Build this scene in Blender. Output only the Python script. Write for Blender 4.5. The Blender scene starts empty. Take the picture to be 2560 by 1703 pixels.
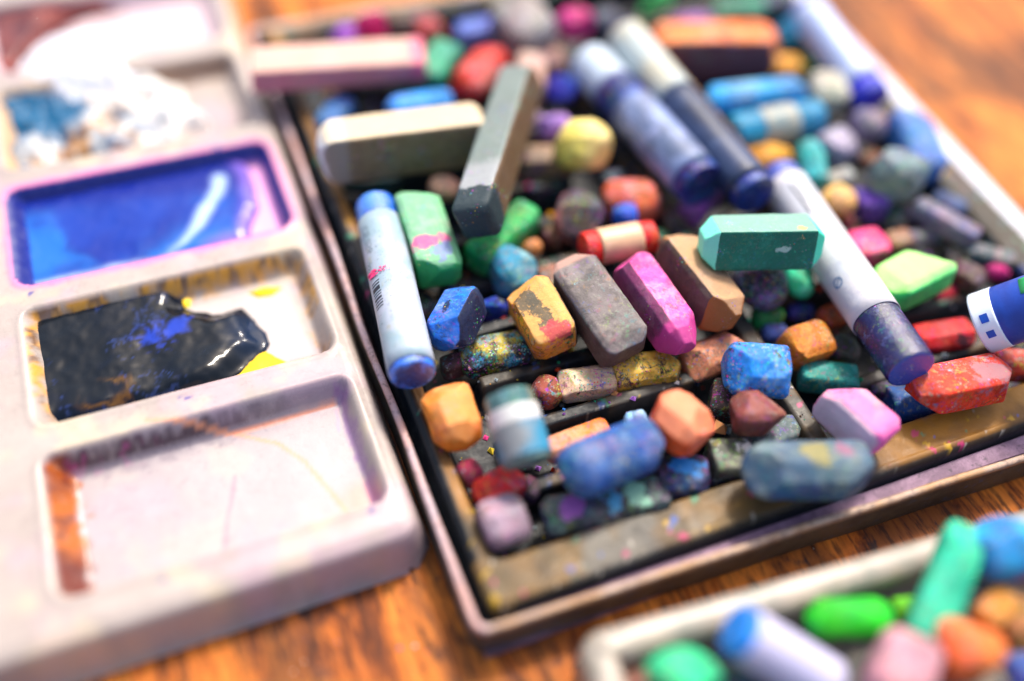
import bpy, bmesh, math, random
from mathutils import Vector, Matrix, noise
from math import radians, sin, cos, pi
R0 = random.Random(7)
sc = bpy.context.scene
COL = sc.collection
CM = 0.01                      # all tables below are in centimetres

# ------------------------------------------------------------------ camera
FPX = 2447.9; CX, CY = 1280.0, 851.5; K = 2560 / 2357
RC = Matrix(((0.928265562, 0.254758310, -0.270963557),
             (-0.366356800, 0.751859998, -0.548168987),
             (0.064076054, 0.608115735, 0.791258183)))      # camera -> world
CAM = Vector((-5.36507842, -10.85374594, 16.86691203))
FWD = RC @ Vector((0, 0, -1))
cd = bpy.data.cameras.new('camera'); cam = bpy.data.objects.new('camera', cd); COL.objects.link(cam)
cam.matrix_world = Matrix.Translation(CAM * CM) @ RC.to_4x4()
cd.sensor_width = 36; cd.lens = FPX / 2560 * 36
cd.clip_start = 0.005; cd.clip_end = 60
cd.dof.use_dof = True; cd.dof.focus_distance = 19.25 * CM; cd.dof.aperture_fstop = 2.1
cd.dof.aperture_blades = 0
sc.camera = cam
sc.render.resolution_x, sc.render.resolution_y = 1024, 681

# ------------------------------------------------------------------ light
SUN_EL, SUN_AZ = 57.0, 42.0           # azimuth: degrees from +Y towards +X
w = bpy.data.worlds.new('World'); sc.world = w; w.use_nodes = True
nt = w.node_tree
sky = nt.nodes.new('ShaderNodeTexSky'); sky.sky_type = 'NISHITA'; sky.sun_disc = False
sky.sun_elevation = radians(SUN_EL); sky.sun_rotation = radians(SUN_AZ)
sky.air_density = 1.0; sky.dust_density = 5.0; sky.ozone_density = .6
bg = nt.nodes['Background']; bg.inputs['Strength'].default_value = 0.15
nt.links.new(sky.outputs[0], bg.inputs['Color'])
sl = bpy.data.lights.new('sun', 'SUN'); so = bpy.data.objects.new('sun', sl); COL.objects.link(so)
sl.energy = 2.7; sl.angle = radians(9); sl.color = (1.0, 0.92, 0.80)
az, el = radians(SUN_AZ), radians(SUN_EL)
sd = Vector((sin(az) * cos(el), cos(az) * cos(el), sin(el)))
so.rotation_euler = sd.to_track_quat('Z', 'Y').to_euler(); so.location = sd * 3
sc.view_settings.view_transform = 'Standard'; sc.view_settings.look = 'None'
sc.view_settings.exposure = 0.70; sc.view_settings.gamma = 1.0

# ------------------------------------------------------------------ helpers
def P(u, v, z):
    """point of the plane z (cm) seen at pixel (u, v) of the survey picture (2357 px wide)"""
    d = RC @ Vector((u * K - CX, -(v * K - CY), -FPX))
    return CAM + d * ((z - CAM.z) / d.z)
def depth(p): return (p - CAM).dot(FWD)
def lin(h):
    h = h.lstrip('#'); o = []
    for i in (0, 2, 4):
        c = int(h[i:i + 2], 16) / 255
        o.append(c / 12.92 if c <= .04045 else ((c + .055) / 1.055) ** 2.4)
    return tuple(o)
def tag(o, label=None, cat=None, group=None, kind=None):
    if label: o['label'] = label
    if cat: o['category'] = cat
    if group: o['group'] = group
    if kind: o['kind'] = kind
    return o
def link(name, me, mat=None, parent=None, smooth=True):
    o = bpy.data.objects.new(name, me); COL.objects.link(o)
    if mat: me.materials.append(mat)
    if smooth:
        for p in me.polygons: p.use_smooth = True
    if parent: o.parent = parent
    return o
def from_bm(name, bm, mat=None, parent=None, smooth=True):
    me = bpy.data.meshes.new(name); bm.to_mesh(me); bm.free()
    return link(name, me, mat, parent, smooth)
def empty(name, loc):
    o = bpy.data.objects.new(name, None); COL.objects.link(o); o.location = Vector(loc) * CM
    o.empty_display_size = .005
    return o
def smooth(a, b, x):
    t = max(0., min(1., (x - a) / (b - a))); return t * t * (3 - 2 * t)
def nz(x, y, z=0., s=1., o=4):
    return noise.fractal(Vector((x * s, y * s, z * s)), .9, 2.1, o, noise_basis='PERLIN_ORIGINAL')

# ------------------------------------------------------------------ materials
def N(nt, t, **kw):
    n = nt.nodes.new(t)
    for k, v in kw.items():
        if hasattr(n, k): setattr(n, k, v)
    return n
def coords(nt, scale=100., rnd=True, stretch=None, rot=None):
    tc = N(nt, 'ShaderNodeTexCoord'); mp = N(nt, 'ShaderNodeMapping')
    s = stretch or (1, 1, 1)
    mp.inputs['Scale'].default_value = [scale * a for a in s]
    if rot: mp.inputs['Rotation'].default_value = rot
    nt.links.new(tc.outputs['Object'], mp.inputs['Vector'])
    if not rnd: return mp.outputs[0]
    oi = N(nt, 'ShaderNodeObjectInfo'); m = N(nt, 'ShaderNodeMath', operation='MULTIPLY'); m.inputs[1].default_value = 40
    nt.links.new(oi.outputs['Random'], m.inputs[0])
    a = N(nt, 'ShaderNodeVectorMath', operation='ADD')
    nt.links.new(mp.outputs[0], a.inputs[0]); nt.links.new(m.outputs[0], a.inputs[1])
    return a.outputs[0]
def noi(nt, vec, scale, detail=4, rough=.55, dist=0.):
    n = N(nt, 'ShaderNodeTexNoise'); n.inputs['Scale'].default_value = scale
    n.inputs['Detail'].default_value = detail; n.inputs['Roughness'].default_value = rough
    n.inputs['Distortion'].default_value = dist
    nt.links.new(vec, n.inputs['Vector']); return n.outputs['Fac']
def rng(nt, val, a, b, c=0., d=1.):
    m = N(nt, 'ShaderNodeMapRange'); m.interpolation_type = 'SMOOTHSTEP'
    for i, v in enumerate((a, b, c, d)): m.inputs[1 + i].default_value = v
    nt.links.new(val, m.inputs[0]); return m.outputs[0]
def mul(nt, a, b):
    m = N(nt, 'ShaderNodeMath', operation='MULTIPLY'); nt.links.new(a, m.inputs[0])
    if isinstance(b, float): m.inputs[1].default_value = b
    else: nt.links.new(b, m.inputs[1])
    return m.outputs[0]
def mixc(nt, fac, a, b, mode='MIX'):
    m = N(nt, 'ShaderNodeMix', data_type='RGBA', blend_type=mode)
    if isinstance(fac, (int, float)): m.inputs[0].default_value = fac
    else: nt.links.new(fac, m.inputs[0])
    for i, c in ((6, a), (7, b)):
        if isinstance(c, tuple): m.inputs[i].default_value = (*c, 1)
        else: nt.links.new(c, m.inputs[i])
    return m.outputs[2]
def bump(nt, hs, strength, dist):
    prev = None
    for h, s, d in hs:
        b = N(nt, 'ShaderNodeBump'); b.inputs['Strength'].default_value = s; b.inputs['Distance'].default_value = d
        nt.links.new(h, b.inputs['Height'])
        if prev: nt.links.new(prev, b.inputs['Normal'])
        prev = b.outputs[0]
    return prev
def newmat(name):
    m = bpy.data.materials.new(name); m.use_nodes = True
    return m, m.node_tree, m.node_tree.nodes['Principled BSDF']
MC = {}
def pastel_mat(base, d1='#8a8078', a1=.3, d2='#202428', a2=.25, rough=.62, speck=.35, spec=.35, zones=()):
    """chalky pastel: own pigment, rubbed on patches of two other colours, rainbow flecks, grime"""
    key = (base, d1, a1, d2, a2, rough, speck, str(zones))
    if key in MC: return MC[key]
    m, nt, bs = newmat('pastel_pigment')
    v = coords(nt)
    B = lin(base); g_ = sum(B) / 3; B = tuple(max(.004, min(.9, (g_ + (c - g_) * 1.34) * .95)) for c in B)
    tone = noi(nt, v, 1.3, 8, .7, .4)
    col = mixc(nt, rng(nt, tone, .36, .62), tuple(c * .55 for c in B), tuple(min(.95, c * 1.14 + .012) for c in B))
    v2 = N(nt, 'ShaderNodeVectorMath', operation='ADD'); nt.links.new(v, v2.inputs[0]); v2.inputs[1].default_value = (7.3, 3.1, 9.2)
    n1 = noi(nt, v, 1.1, 10, .72, .5); n2 = noi(nt, v2.outputs[0], 2.6, 10, .76, .3); n5 = noi(nt, v2.outputs[0], 11, 6, .75)
    e1 = .60 - .22 * a1
    f1 = rng(nt, n1, e1 - .03, e1 + .13)
    col = mixc(nt, mul(nt, mul(nt, f1, rng(nt, n5, .25, .6, .45, 1.)), .8), col, lin(d1))
    e2 = .63 - .26 * a2
    col = mixc(nt, mul(nt, mul(nt, rng(nt, n2, e2, e2 + .07), rng(nt, n5, .36, .56)), .9), col, lin(d2))
    n6 = noi(nt, v, 3.4, 9, .8, .6)
    col = mixc(nt, mul(nt, mul(nt, rng(nt, n6, .50, .60), rng(nt, tone, .40, .56)), .85 * (.35 + min(1, speck) * 1.1)), col, lin('#2e2c30'))
    # faint smears of whatever lay beside it
    sm_ = N(nt, 'ShaderNodeTexNoise'); sm_.inputs['Scale'].default_value = 1.9; sm_.inputs['Detail'].default_value = 5; nt.links.new(v, sm_.inputs['Vector'])
    sh = N(nt, 'ShaderNodeHueSaturation'); sh.inputs['Saturation'].default_value = 4.; sh.inputs['Value'].default_value = .85; nt.links.new(sm_.outputs['Color'], sh.inputs['Color'])
    col = mixc(nt, mul(nt, rng(nt, n5, .53, .60), .16 + .45 * min(1, speck)), col, sh.outputs[0])
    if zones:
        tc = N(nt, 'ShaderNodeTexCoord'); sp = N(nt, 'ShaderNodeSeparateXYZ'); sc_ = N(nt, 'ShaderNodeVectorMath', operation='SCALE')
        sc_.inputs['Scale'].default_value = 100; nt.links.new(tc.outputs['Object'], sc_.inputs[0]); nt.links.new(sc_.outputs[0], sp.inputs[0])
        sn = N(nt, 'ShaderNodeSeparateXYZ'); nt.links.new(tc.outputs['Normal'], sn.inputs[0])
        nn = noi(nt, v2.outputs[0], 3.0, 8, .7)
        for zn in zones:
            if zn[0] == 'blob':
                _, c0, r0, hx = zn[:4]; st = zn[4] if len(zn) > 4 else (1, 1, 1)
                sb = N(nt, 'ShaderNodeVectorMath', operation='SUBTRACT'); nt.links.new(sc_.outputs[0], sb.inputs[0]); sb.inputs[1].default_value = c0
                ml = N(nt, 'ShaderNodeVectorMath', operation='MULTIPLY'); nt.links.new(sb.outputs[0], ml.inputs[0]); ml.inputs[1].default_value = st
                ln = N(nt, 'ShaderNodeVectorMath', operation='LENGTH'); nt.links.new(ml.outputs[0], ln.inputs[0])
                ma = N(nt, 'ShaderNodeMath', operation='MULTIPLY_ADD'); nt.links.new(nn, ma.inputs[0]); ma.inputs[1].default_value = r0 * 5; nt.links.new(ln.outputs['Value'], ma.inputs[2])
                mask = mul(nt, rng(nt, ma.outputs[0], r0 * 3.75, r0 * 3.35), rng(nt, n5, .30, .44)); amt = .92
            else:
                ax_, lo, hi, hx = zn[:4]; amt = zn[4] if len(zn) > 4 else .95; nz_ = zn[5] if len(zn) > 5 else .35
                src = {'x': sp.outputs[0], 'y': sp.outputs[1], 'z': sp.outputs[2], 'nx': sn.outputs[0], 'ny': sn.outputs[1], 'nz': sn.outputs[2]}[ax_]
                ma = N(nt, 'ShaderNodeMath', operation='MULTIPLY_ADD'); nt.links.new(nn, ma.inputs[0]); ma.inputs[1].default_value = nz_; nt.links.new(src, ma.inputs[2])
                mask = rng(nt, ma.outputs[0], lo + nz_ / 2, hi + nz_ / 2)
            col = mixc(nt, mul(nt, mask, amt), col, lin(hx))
    # rainbow flecks of neighbouring sticks' dust
    vo = N(nt, 'ShaderNodeTexVoronoi'); vo.inputs['Scale'].default_value = 16; nt.links.new(v, vo.inputs['Vector'])
    hs = N(nt, 'ShaderNodeHueSaturation'); hs.inputs['Saturation'].default_value = 1.3; hs.inputs['Value'].default_value = .9
    nt.links.new(vo.outputs['Color'], hs.inputs['Color'])
    n3 = noi(nt, v2.outputs[0], 1.7, 3, .6)
    fl = mul(nt, rng(nt, vo.outputs['Distance'], .34, .2), rng(nt, n3, .64 - .2 * speck, .72 - .1 * speck))
    col = mixc(nt, mul(nt, fl, .75), col, hs.outputs[0])
    # fine grey dust
    n4 = noi(nt, v, 26, 4, .8)
    col = mixc(nt, mul(nt, rng(nt, n4, .56, .72), .28), col, tuple(c * .35 for c in B))
    nt.links.new(col, bs.inputs['Base Color'])
    nt.links.new(rng(nt, n2, .3, .7, rough - .2, rough + .12), bs.inputs['Roughness'])
    bs.inputs['Specular IOR Level'].default_value = spec
    nb = noi(nt, v, 9, 8, .7)
    nt.links.new(bump(nt, [(nb, .4, .0005), (n4, .45, .00014), (n2, .3, .0004)], 1, 1), bs.inputs['Normal'])
    MC[key] = m; return m
def paper_mat(base, d1='#9fb4b0', d2='#c8b8d8', dark=.2, name='wrapper_paper'):
    key = ('paper', base, d1, d2, dark)
    if key in MC: return MC[key]
    m, nt, bs = newmat(name); v = coords(nt)
    n1 = noi(nt, v, .9, 6, .6, .3); n2 = noi(nt, v, 2.2, 8, .7)
    c = mixc(nt, mul(nt, rng(nt, n1, .42, .62), .75), lin(base), lin(d1))
    c = mixc(nt, mul(nt, rng(nt, n2, .54, .68), .6), c, lin(d2))
    n3 = noi(nt, v, 14, 6, .8); c = mixc(nt, mul(nt, rng(nt, n3, .66 - .1 * dark, .74), dark * 2.), c, lin('#4a4c52'))
    nt.links.new(c, bs.inputs['Base Color']); bs.inputs['Roughness'].default_value = .42
    nt.links.new(bump(nt, [(n2, .25, .0005), (n3, .2, .0001)], 1, 1), bs.inputs['Normal'])
    MC[key] = m; return m
def flat_mat(name, base, rough=.5, metal=0., spec=.5):
    key = ('flat', name, base, rough)
    if key in MC: return MC[key]
    m, nt, bs = newmat(name); v = coords(nt); n = noi(nt, v, 6, 5, .6)
    B = lin(base) if isinstance(base, str) else base
    nt.links.new(mixc(nt, rng(nt, n, .3, .7), tuple(c * .8 for c in B), tuple(min(1, c * 1.1) for c in B)), bs.inputs['Base Color'])
    bs.inputs['Roughness'].default_value = rough; bs.inputs['Metallic'].default_value = metal
    bs.inputs['Specular IOR Level'].default_value = spec
    MC[key] = m; return m
def stain_mat(name, rough=.4, coat=0., bumps=.2, fine=30, spec=.5, grain=.12, pale=.10):
    """base colour from the painted 'stain' attribute (dirt, paint and some painted shade), broken up by fine noise"""
    m, nt, bs = newmat(name); v = coords(nt, rnd=False)
    at = N(nt, 'ShaderNodeAttribute'); at.attribute_name = 'stain'
    n = noi(nt, v, fine, 6, .75); n2 = noi(nt, v, 5, 8, .7)
    c = mixc(nt, mul(nt, rng(nt, n, .35, .75), grain), at.outputs['Color'], (.02, .02, .025))
    c = mixc(nt, mul(nt, rng(nt, n2, .5, .75), pale), c, (.75, .72, .66))
    nt.links.new(c, bs.inputs['Base Color'])
    nt.links.new(rng(nt, n2, .35, .65, max(.03, rough - .12), rough + .14), bs.inputs['Roughness'])
    bs.inputs['Coat Weight'].default_value = coat; bs.inputs['Coat Roughness'].default_value = .06
    bs.inputs['Specular IOR Level'].default_value = spec
    nt.links.new(bump(nt, [(n2, bumps, .0006), (n, bumps * .8, .00012)], 1, 1), bs.inputs['Normal'])
    return m

# ------------------------------------------------------------------ solids
TEX = {}
def clouds(scale, depth_=2):
    k = (scale, depth_)
    if k not in TEX:
        t = bpy.data.textures.new('clouds', 'CLOUDS'); t.noise_scale = scale * CM; t.noise_depth = depth_; TEX[k] = t
    return TEX[k]
def weather(o, vox, big=.06, fine=.02, sm=1):
    m = o.modifiers.new('remesh', 'REMESH'); m.mode = 'VOXEL'; m.voxel_size = vox * CM; m.use_smooth_shade = True
    if sm:
        s = o.modifiers.new('smooth', 'SMOOTH'); s.iterations = sm; s.factor = .5
    for sc_, st in ((.55, big), (.13, fine)):
        if st <= 0: continue
        d = o.modifiers.new('chips', 'DISPLACE'); d.texture = clouds(sc_); d.texture_coords = 'GLOBAL'
        d.strength = st * CM; d.mid_level = .5
def frame(p0, p1, roll=0.):
    ax = (p1 - p0).normalized(); up = Vector((0, 0, 1)); up = (up - ax * up.dot(ax)).normalized()
    sd_ = ax.cross(up); M = Matrix((sd_, ax, up)).transposed()   # x side, y along, z up
    return M @ Matrix.Rotation(radians(roll), 3, 'Y')
def section(kind, ch, rr):
    if kind == 'round':
        return [(cos(2 * pi * i / 18) * .5, sin(2 * pi * i / 18) * .5) for i in range(18)]
    if kind == 'hex':
        return [(cos(2 * pi * i / 6 + .5) * .54, sin(2 * pi * i / 6 + .5) * .54) for i in range(6)]
    pts = []
    for sx, sy in ((1, 1), (-1, 1), (-1, -1), (1, -1)):
        a = ch * rr.uniform(.6, 1.4); b = ch * rr.uniform(.6, 1.4)
        pts += [(sx * (.5 - a), sy * .5), (sx * .5, sy * (.5 - b))]
    return pts
ENDS = {  # (distance from the end / W, width factor, height factor)
    'flat': [(0, .93, .93), (.04, 1, 1)], 'cut': [(0, .97, .97), (.015, 1, 1)],
    'hip': [(0, .55, .5), (.32, 1, 1)], 'point': [(0, .18, .3), (.5, .95, 1), (.6, 1, 1)],
    'round': [(0, .35, .35), (.07, .66, .66), (.18, .88, .88), (.34, 1, 1)],
    'soft': [(0, .7, .7), (.08, .9, .9), (.2, 1, 1)],
    'ball': [(0, .3, .3), (.06, .6, .6), (.18, .85, .85), (.38, 1, 1)],
    'wedge': [(0, .9, .25), (.5, 1, 1)]}
def solid_bm(L, W, H, sec='sq', e0='flat', e1='flat', ch=.1, jit=.03, cuts=0, seed=0):
    rr = random.Random(seed); s = section(sec, ch, rr); pts = []
    for end, sg in ((e0, -1), (e1, 1)):
        for d, fw, fh in ENDS[end]:
            y = sg * (L / 2 - min(d * W, L * .48))
            for x, z in s:
                pts.append(Vector((x * W * fw, y, z * H * fh)) + Vector([rr.uniform(-jit, jit) * W for _ in range(3)]))
    bm = bmesh.new()
    for p in pts: bm.verts.new(p)
    bmesh.ops.convex_hull(bm, input=bm.verts)
    for v in [v for v in bm.verts if not v.link_faces]: bm.verts.remove(v)
    for i in range(cuts + (1 if cuts else 0)):
        a = rr.uniform(0, 2 * pi)
        n = Vector((cos(a) * rr.uniform(.5, 1), rr.choice((-1, 1)) * rr.uniform(.5, 1.1), sin(a) if i % 2 else abs(sin(a)))).normalized()
        sup = max(n.dot(v.co) for v in bm.verts)
        co = n * (sup - rr.uniform(.06, .2) * W)
        bmesh.ops.bisect_plane(bm, geom=bm.verts[:] + bm.edges[:] + bm.faces[:], plane_co=co, plane_no=n, clear_outer=True)
        bmesh.ops.convex_hull(bm, input=bm.verts)
        for v in [v for v in bm.verts if not v.link_faces]: bm.verts.remove(v)
    return bm
def place(o, M3, centre, bm=None):
    o.matrix_world = Matrix.Translation(centre * CM) @ M3.to_4x4()
def ends3(x1, y1, x2, y2, z0, z1, H):
    """silhouette end points -> axis end points"""
    q0, q1 = P(x1, y1, z0), P(x2, y2, z1)
    dx, dy = x2 - x1, y2 - y1; s = dy / max(1e-6, math.hypot(dx, dy))
    a = P(x1, y1, z0 + (.5 * H * s)); b = P(x2, y2, z1 - (.5 * H * s))
    return Vector((a.x, a.y, z0)), Vector((b.x, b.y, z1))
SEED = [100]
GRP = 'pastels heaped in the plastic tray'
def pastel(label, x1, y1, x2, y2, wpx, z, base, d1='#8a8078', a1=.3, d2='#202428', a2=.25, sec='sq',
           e=('flat', 'flat'), h=.92, ch=.1, cuts=1, roll=0., jit=.03, rough=.62, speck=.55, big=.026, fine=.011,
           name='square_pastel', cat='pastel', group=GRP, ww=None, vox=None, spec=.36, zones=()):
    SEED[0] += 1
    z0, z1 = z if isinstance(z, tuple) else (z, z)
    mid = P((x1 + x2) / 2, (y1 + y2) / 2, (z0 + z1) / 2); dep = depth(mid)
    c_ = abs(x2 - x1) / max(1e-6, math.hypot(x2 - x1, y2 - y1))
    W = wpx * K * dep / FPX
    if sec != 'round': W /= (1 + (.78 * h + .62 * .9 - 1) * c_) if h > .3 else 1
    if ww: W = ww
    H = W * h
    p0, p1 = ends3(x1, y1, x2, y2, z0, z1, H * .8)
    L = (p1 - p0).length; C = (p0 + p1) / 2; M3 = frame(p0, p1, roll)
    bm = solid_bm(L, W, H, sec, e[0], e[1], ch, jit, cuts, SEED[0])
    bmesh.ops.scale(bm, vec=(CM,) * 3, verts=bm.verts)
    o = from_bm(name, bm, pastel_mat(base, d1, a1, d2, a2, rough, speck, spec, zones))
    place(o, M3, C)
    weather(o, vox or (.030 if abs(dep - 19.2) < 1.7 else .055), big, fine)
    tag(o, label, cat, group)
    return o, M3, C, L, W
def tube_bm(r, y0, y1, seg=48, rim=.0, thick=0., rings=10):
    bm = bmesh.new(); prof = []
    if thick:   # open paper tube with wall thickness
        n = rings
        prof = [(r, y0 + (y1 - y0) * i / n) for i in range(n + 1)] + [(r - thick, y1 + 0), (r - thick, y0)]
        closed = True
    else:
        b = rim
        prof = [(0, y0), (r * .5, y0), (r - b, y0), (r - b * .3, y0 + b * .3), (r, y0 + b)] + \
               [(r, y0 + b + (y1 - y0 - 2 * b) * i / rings) for i in range(1, rings)] + \
               [(r, y1 - b), (r - b * .3, y1 - b * .3), (r - b, y1), (r * .5, y1), (0, y1)]
        closed = False
    ringv = []
    for (rad, y) in prof:
        if rad < 1e-6: ringv.append([bm.verts.new((0, y * CM, 0))]); continue
        ringv.append([bm.verts.new((rad * cos(2 * pi * i / seg) * CM, y * CM, rad * sin(2 * pi * i / seg) * CM)) for i in range(seg)])
    pairs = list(zip(ringv, ringv[1:])) + ([(ringv[-1], ringv[0])] if closed else [])
    for a, b in pairs:
        for i in range(seg):
            j = (i + 1) % seg
            if len(a) == 1: bm.faces.new((a[0], b[j], b[i]))
            elif len(b) == 1: bm.faces.new((a[i], a[j], b[0]))
            else: bm.faces.new((a[i], a[j], b[j], b[i]))
    bmesh.ops.recalc_face_normals(bm, faces=bm.faces)
    return bm
def patch_on(r, a0, a1, y0, y1, skew=0.):
    """thin printed mark hugging a cylinder: angles in degrees (90 = top), y along the axis"""
    n = max(3, int(abs(a1 - a0) / 5)); bm = bmesh.new(); rows = []
    for k in range(n + 1):
        a = radians(a0 + (a1 - a0) * k / n); row = []
        for y in (y0, y1):
            for rr_ in (r + .002, r + .006):
                row.append(bm.verts.new((rr_ * cos(a) * CM, (y + skew * k / n) * CM, rr_ * sin(a) * CM)))
        rows.append(row)
    for a, b in zip(rows, rows[1:]):
        bm.faces.new((a[1], b[1], b[3], a[3])); bm.faces.new((a[0], a[2], b[2], b[0]))
        bm.faces.new((a[0], b[0], b[1], a[1])); bm.faces.new((a[2], a[3], b[3], b[2]))
    bm.faces.new((rows[0][0], rows[0][1], rows[0][3], rows[0][2])); bm.faces.new((rows[-1][0], rows[-1][2], rows[-1][3], rows[-1][1]))
    bmesh.ops.recalc_face_normals(bm, faces=bm.faces)
    return bm
def join_bm(bms):
    out = bmesh.new()
    for b in bms:
        me = bpy.data.meshes.new('tmp'); b.to_mesh(me); b.free(); out.from_mesh(me); bpy.data.meshes.remove(me)
    return out
def text_on(r, body, size, ang, y, along=1, flip=1):
    """text wrapped on a cylinder; along=1 runs along the axis"""
    cu = bpy.data.curves.new('t', 'FONT'); cu.body = body; cu.size = size; cu.resolution_u = 2
    ob = bpy.data.objects.new('t', cu); COL.objects.link(ob)
    dg = bpy.context.evaluated_depsgraph_get(); me = bpy.data.meshes.new_from_object(ob.evaluated_get(dg))
    bpy.data.objects.remove(ob)
    bm = bmesh.new(); bm.from_mesh(me)
    bmesh.ops.subdivide_edges(bm, edges=[e_ for e_ in bm.edges if e_.calc_length() > .12], cuts=2)
    bmesh.ops.triangulate(bm, faces=bm.faces)
    for v in bm.verts:
        tx, ty = v.co.x, v.co.y
        if along: yy, arc = y + flip * tx, -flip * ty
        else: yy, arc = y + ty, tx
        a = radians(ang) + arc / r
        v.co = Vector((cos(a) * (r + .006) * CM, yy * CM, sin(a) * (r + .006) * CM))
    return bm
def wrapped(label, x1, y1, x2, y2, wpx, z, core, segs, group=GRP, name='wrapped_oil_pastel', corekw=None, squash=1.):
    """cylindrical oil pastel; core plus paper wrapper(s): segs = [(t0, t1, material)]; t=0 at (x1,y1)"""
    z0, z1 = z if isinstance(z, tuple) else (z, z)
    mid = P((x1 + x2) / 2, (y1 + y2) / 2, (z0 + z1) / 2)
    r = .5 * wpx * K * depth(mid) / FPX
    p0, p1 = ends3(x1, y1, x2, y2, z0, z1, 2 * r * .9)
    L = (p1 - p0).length; M3 = frame(p0, p1)
    root = empty(name, (0, 0, 0)); root.matrix_world = Matrix.Translation((p0 + p1) / 2 * CM) @ M3.to_4x4()
    kw = dict(rough=.4, speck=.5); kw.update(corekw or {})
    c = from_bm('pastel_core', tube_bm(r - .025, -L / 2, L / 2, rim=.05, rings=16), pastel_mat(core, **kw), root)
    d = c.modifiers.new('subd', 'SUBSURF'); d.levels = d.render_levels = 1
    d = c.modifiers.new('dents', 'DISPLACE'); d.texture = clouds(.5); d.texture_coords = 'GLOBAL'; d.strength = .012 * CM
    for (t0, t1, m) in segs:
        wmesh = from_bm('paper_wrapper', tube_bm(r, -L / 2 + t0 * L, -L / 2 + t1 * L, thick=.018, rings=14), m, root)
    tag(root, label, 'oil pastel', group)
    return root, r, L

# ------------------------------------------------------------------ table
def table_mat():
    m, nt, bs = newmat('varnished_wood')
    tc = N(nt, 'ShaderNodeTexCoord')
    def mp(s, off=(0, 0, 0)):
        q = N(nt, 'ShaderNodeMapping'); q.inputs['Scale'].default_value = s; q.inputs['Location'].default_value = off
        nt.links.new(tc.outputs['Object'], q.inputs['Vector']); return q.outputs[0]
    g1 = noi(nt, mp((100 * .95, 100 * .16, 100)), 1., 8, .72, .8)       # broad figure along Y
    g2 = noi(nt, mp((100 * 7, 100 * .9, 100), (3, 1, 0)), 1., 6, .75, .2)   # pores
    g3 = noi(nt, mp((100 * .33, 100 * .12, 100), (9, 4, 0)), 1., 6, .6, .5)   # dark worn zones
    g4 = noi(nt, mp((100 * 2.2, 100 * 1.6, 100), (2, 8, 0)), 1., 7, .7)
    c = mixc(nt, rng(nt, g1, .32, .68), lin('#a44c14'), lin('#de8634'))
    c = mixc(nt, mul(nt, rng(nt, g3, .48, .58), .75), c, lin('#4c2a1a'))
    c = mixc(nt, mul(nt, rng(nt, g1, .48, .36), .8), c, lin('#30190f'))
    c = mixc(nt, mul(nt, rng(nt, g2, .48, .62), .75), c, lin('#1c1a1e'))
    c = mixc(nt, mul(nt, mul(nt, rng(nt, g4, .56, .64), rng(nt, g3, .40, .60)), .8), c, lin('#20242c'))
    nt.links.new(c, bs.inputs['Base Color'])
    nt.links.new(rng(nt, g2, .3, .7, .42, .62), bs.inputs['Roughness']); bs.inputs['Specular IOR Level'].default_value = .15
    nt.links.new(bump(nt, [(g2, .5, .0004), (g1, .3, .0008)], 1, 1), bs.inputs['Normal'])
    return m
bm = bmesh.new(); bmesh.ops.create_grid(bm, x_segments=4, y_segments=4, size=1.2)
tb = from_bm('table', bm, table_mat()); tb.location = (0, .3, 0)
tag(tb, kind='structure'); tb['label'] = 'worn orange brown wooden table top under the boxes'

# ------------------------------------------------------------------ height field sheets
def sheet(name, x0, x1, y0, y1, res, hf, cf, mat, bottom=None, parent=None, keep=None):
    nx, ny = int((x1 - x0) / res) + 1, int((y1 - y0) / res) + 1
    V, C, F, idx = [], [], [], {}
    for j in range(ny + 1):
        for i in range(nx + 1):
            x = x0 + (x1 - x0) * i / nx; y = y0 + (y1 - y0) * j / ny
            if keep and not keep(x, y): continue
            idx[(i, j)] = len(V); z = hf(x, y); V.append((x * CM, y * CM, z * CM)); C.append((*cf(x, y, z), 1))
    for j in range(ny):
        for i in range(nx):
            q = [idx.get(k) for k in ((i, j), (i + 1, j), (i + 1, j + 1), (i, j + 1))]
            if None not in q: F.append(q)
    if bottom is not None and not keep:
        rim = [(i, 0) for i in range(nx)] + [(nx, j) for j in range(ny)] + [(i, ny) for i in range(nx, 0, -1)] + [(0, j) for j in range(ny, 0, -1)]
        base = []
        for k in rim:
            v = V[idx[k]]; base.append(len(V)); V.append((v[0], v[1], bottom * CM)); C.append(C[idx[k]])
        for a in range(len(rim)):
            b = (a + 1) % len(rim); F.append([idx[rim[b]], idx[rim[a]], base[a], base[b]])
        F.append(base[::-1])
    me = bpy.data.meshes.new(name); me.from_pydata(V, [], F); me.update()
    at = me.color_attributes.new('stain', 'FLOAT_COLOR', 'POINT')
    at.data.foreach_set('color', [c for t in C for c in t])
    return link(name, me, mat, parent)
def sdrr(x, y, x0, x1, y0, y1, r):
    """signed distance to a rounded rectangle, negative inside"""
    cx, cy, hx, hy = (x0 + x1) / 2, (y0 + y1) / 2, (x1 - x0) / 2 - r, (y1 - y0) / 2 - r
    qx, qy = abs(x - cx) - hx, abs(y - cy) - hy
    return math.hypot(max(qx, 0), max(qy, 0)) + min(max(qx, qy), 0) - r
def mx(a, b, t):
    t = max(0., min(1., t)); return tuple(p + (q - p) * t for p, q in zip(a, b))
def seg_d(x, y, a, b):
    ax, ay, bx, by = a[0], a[1], b[0], b[1]; dx, dy = bx - ax, by - ay
    t = max(0, min(1, ((x - ax) * dx + (y - ay) * dy) / (dx * dx + dy * dy + 1e-9)))
    return math.hypot(x - ax - t * dx, y - ay - t * dy), t
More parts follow.
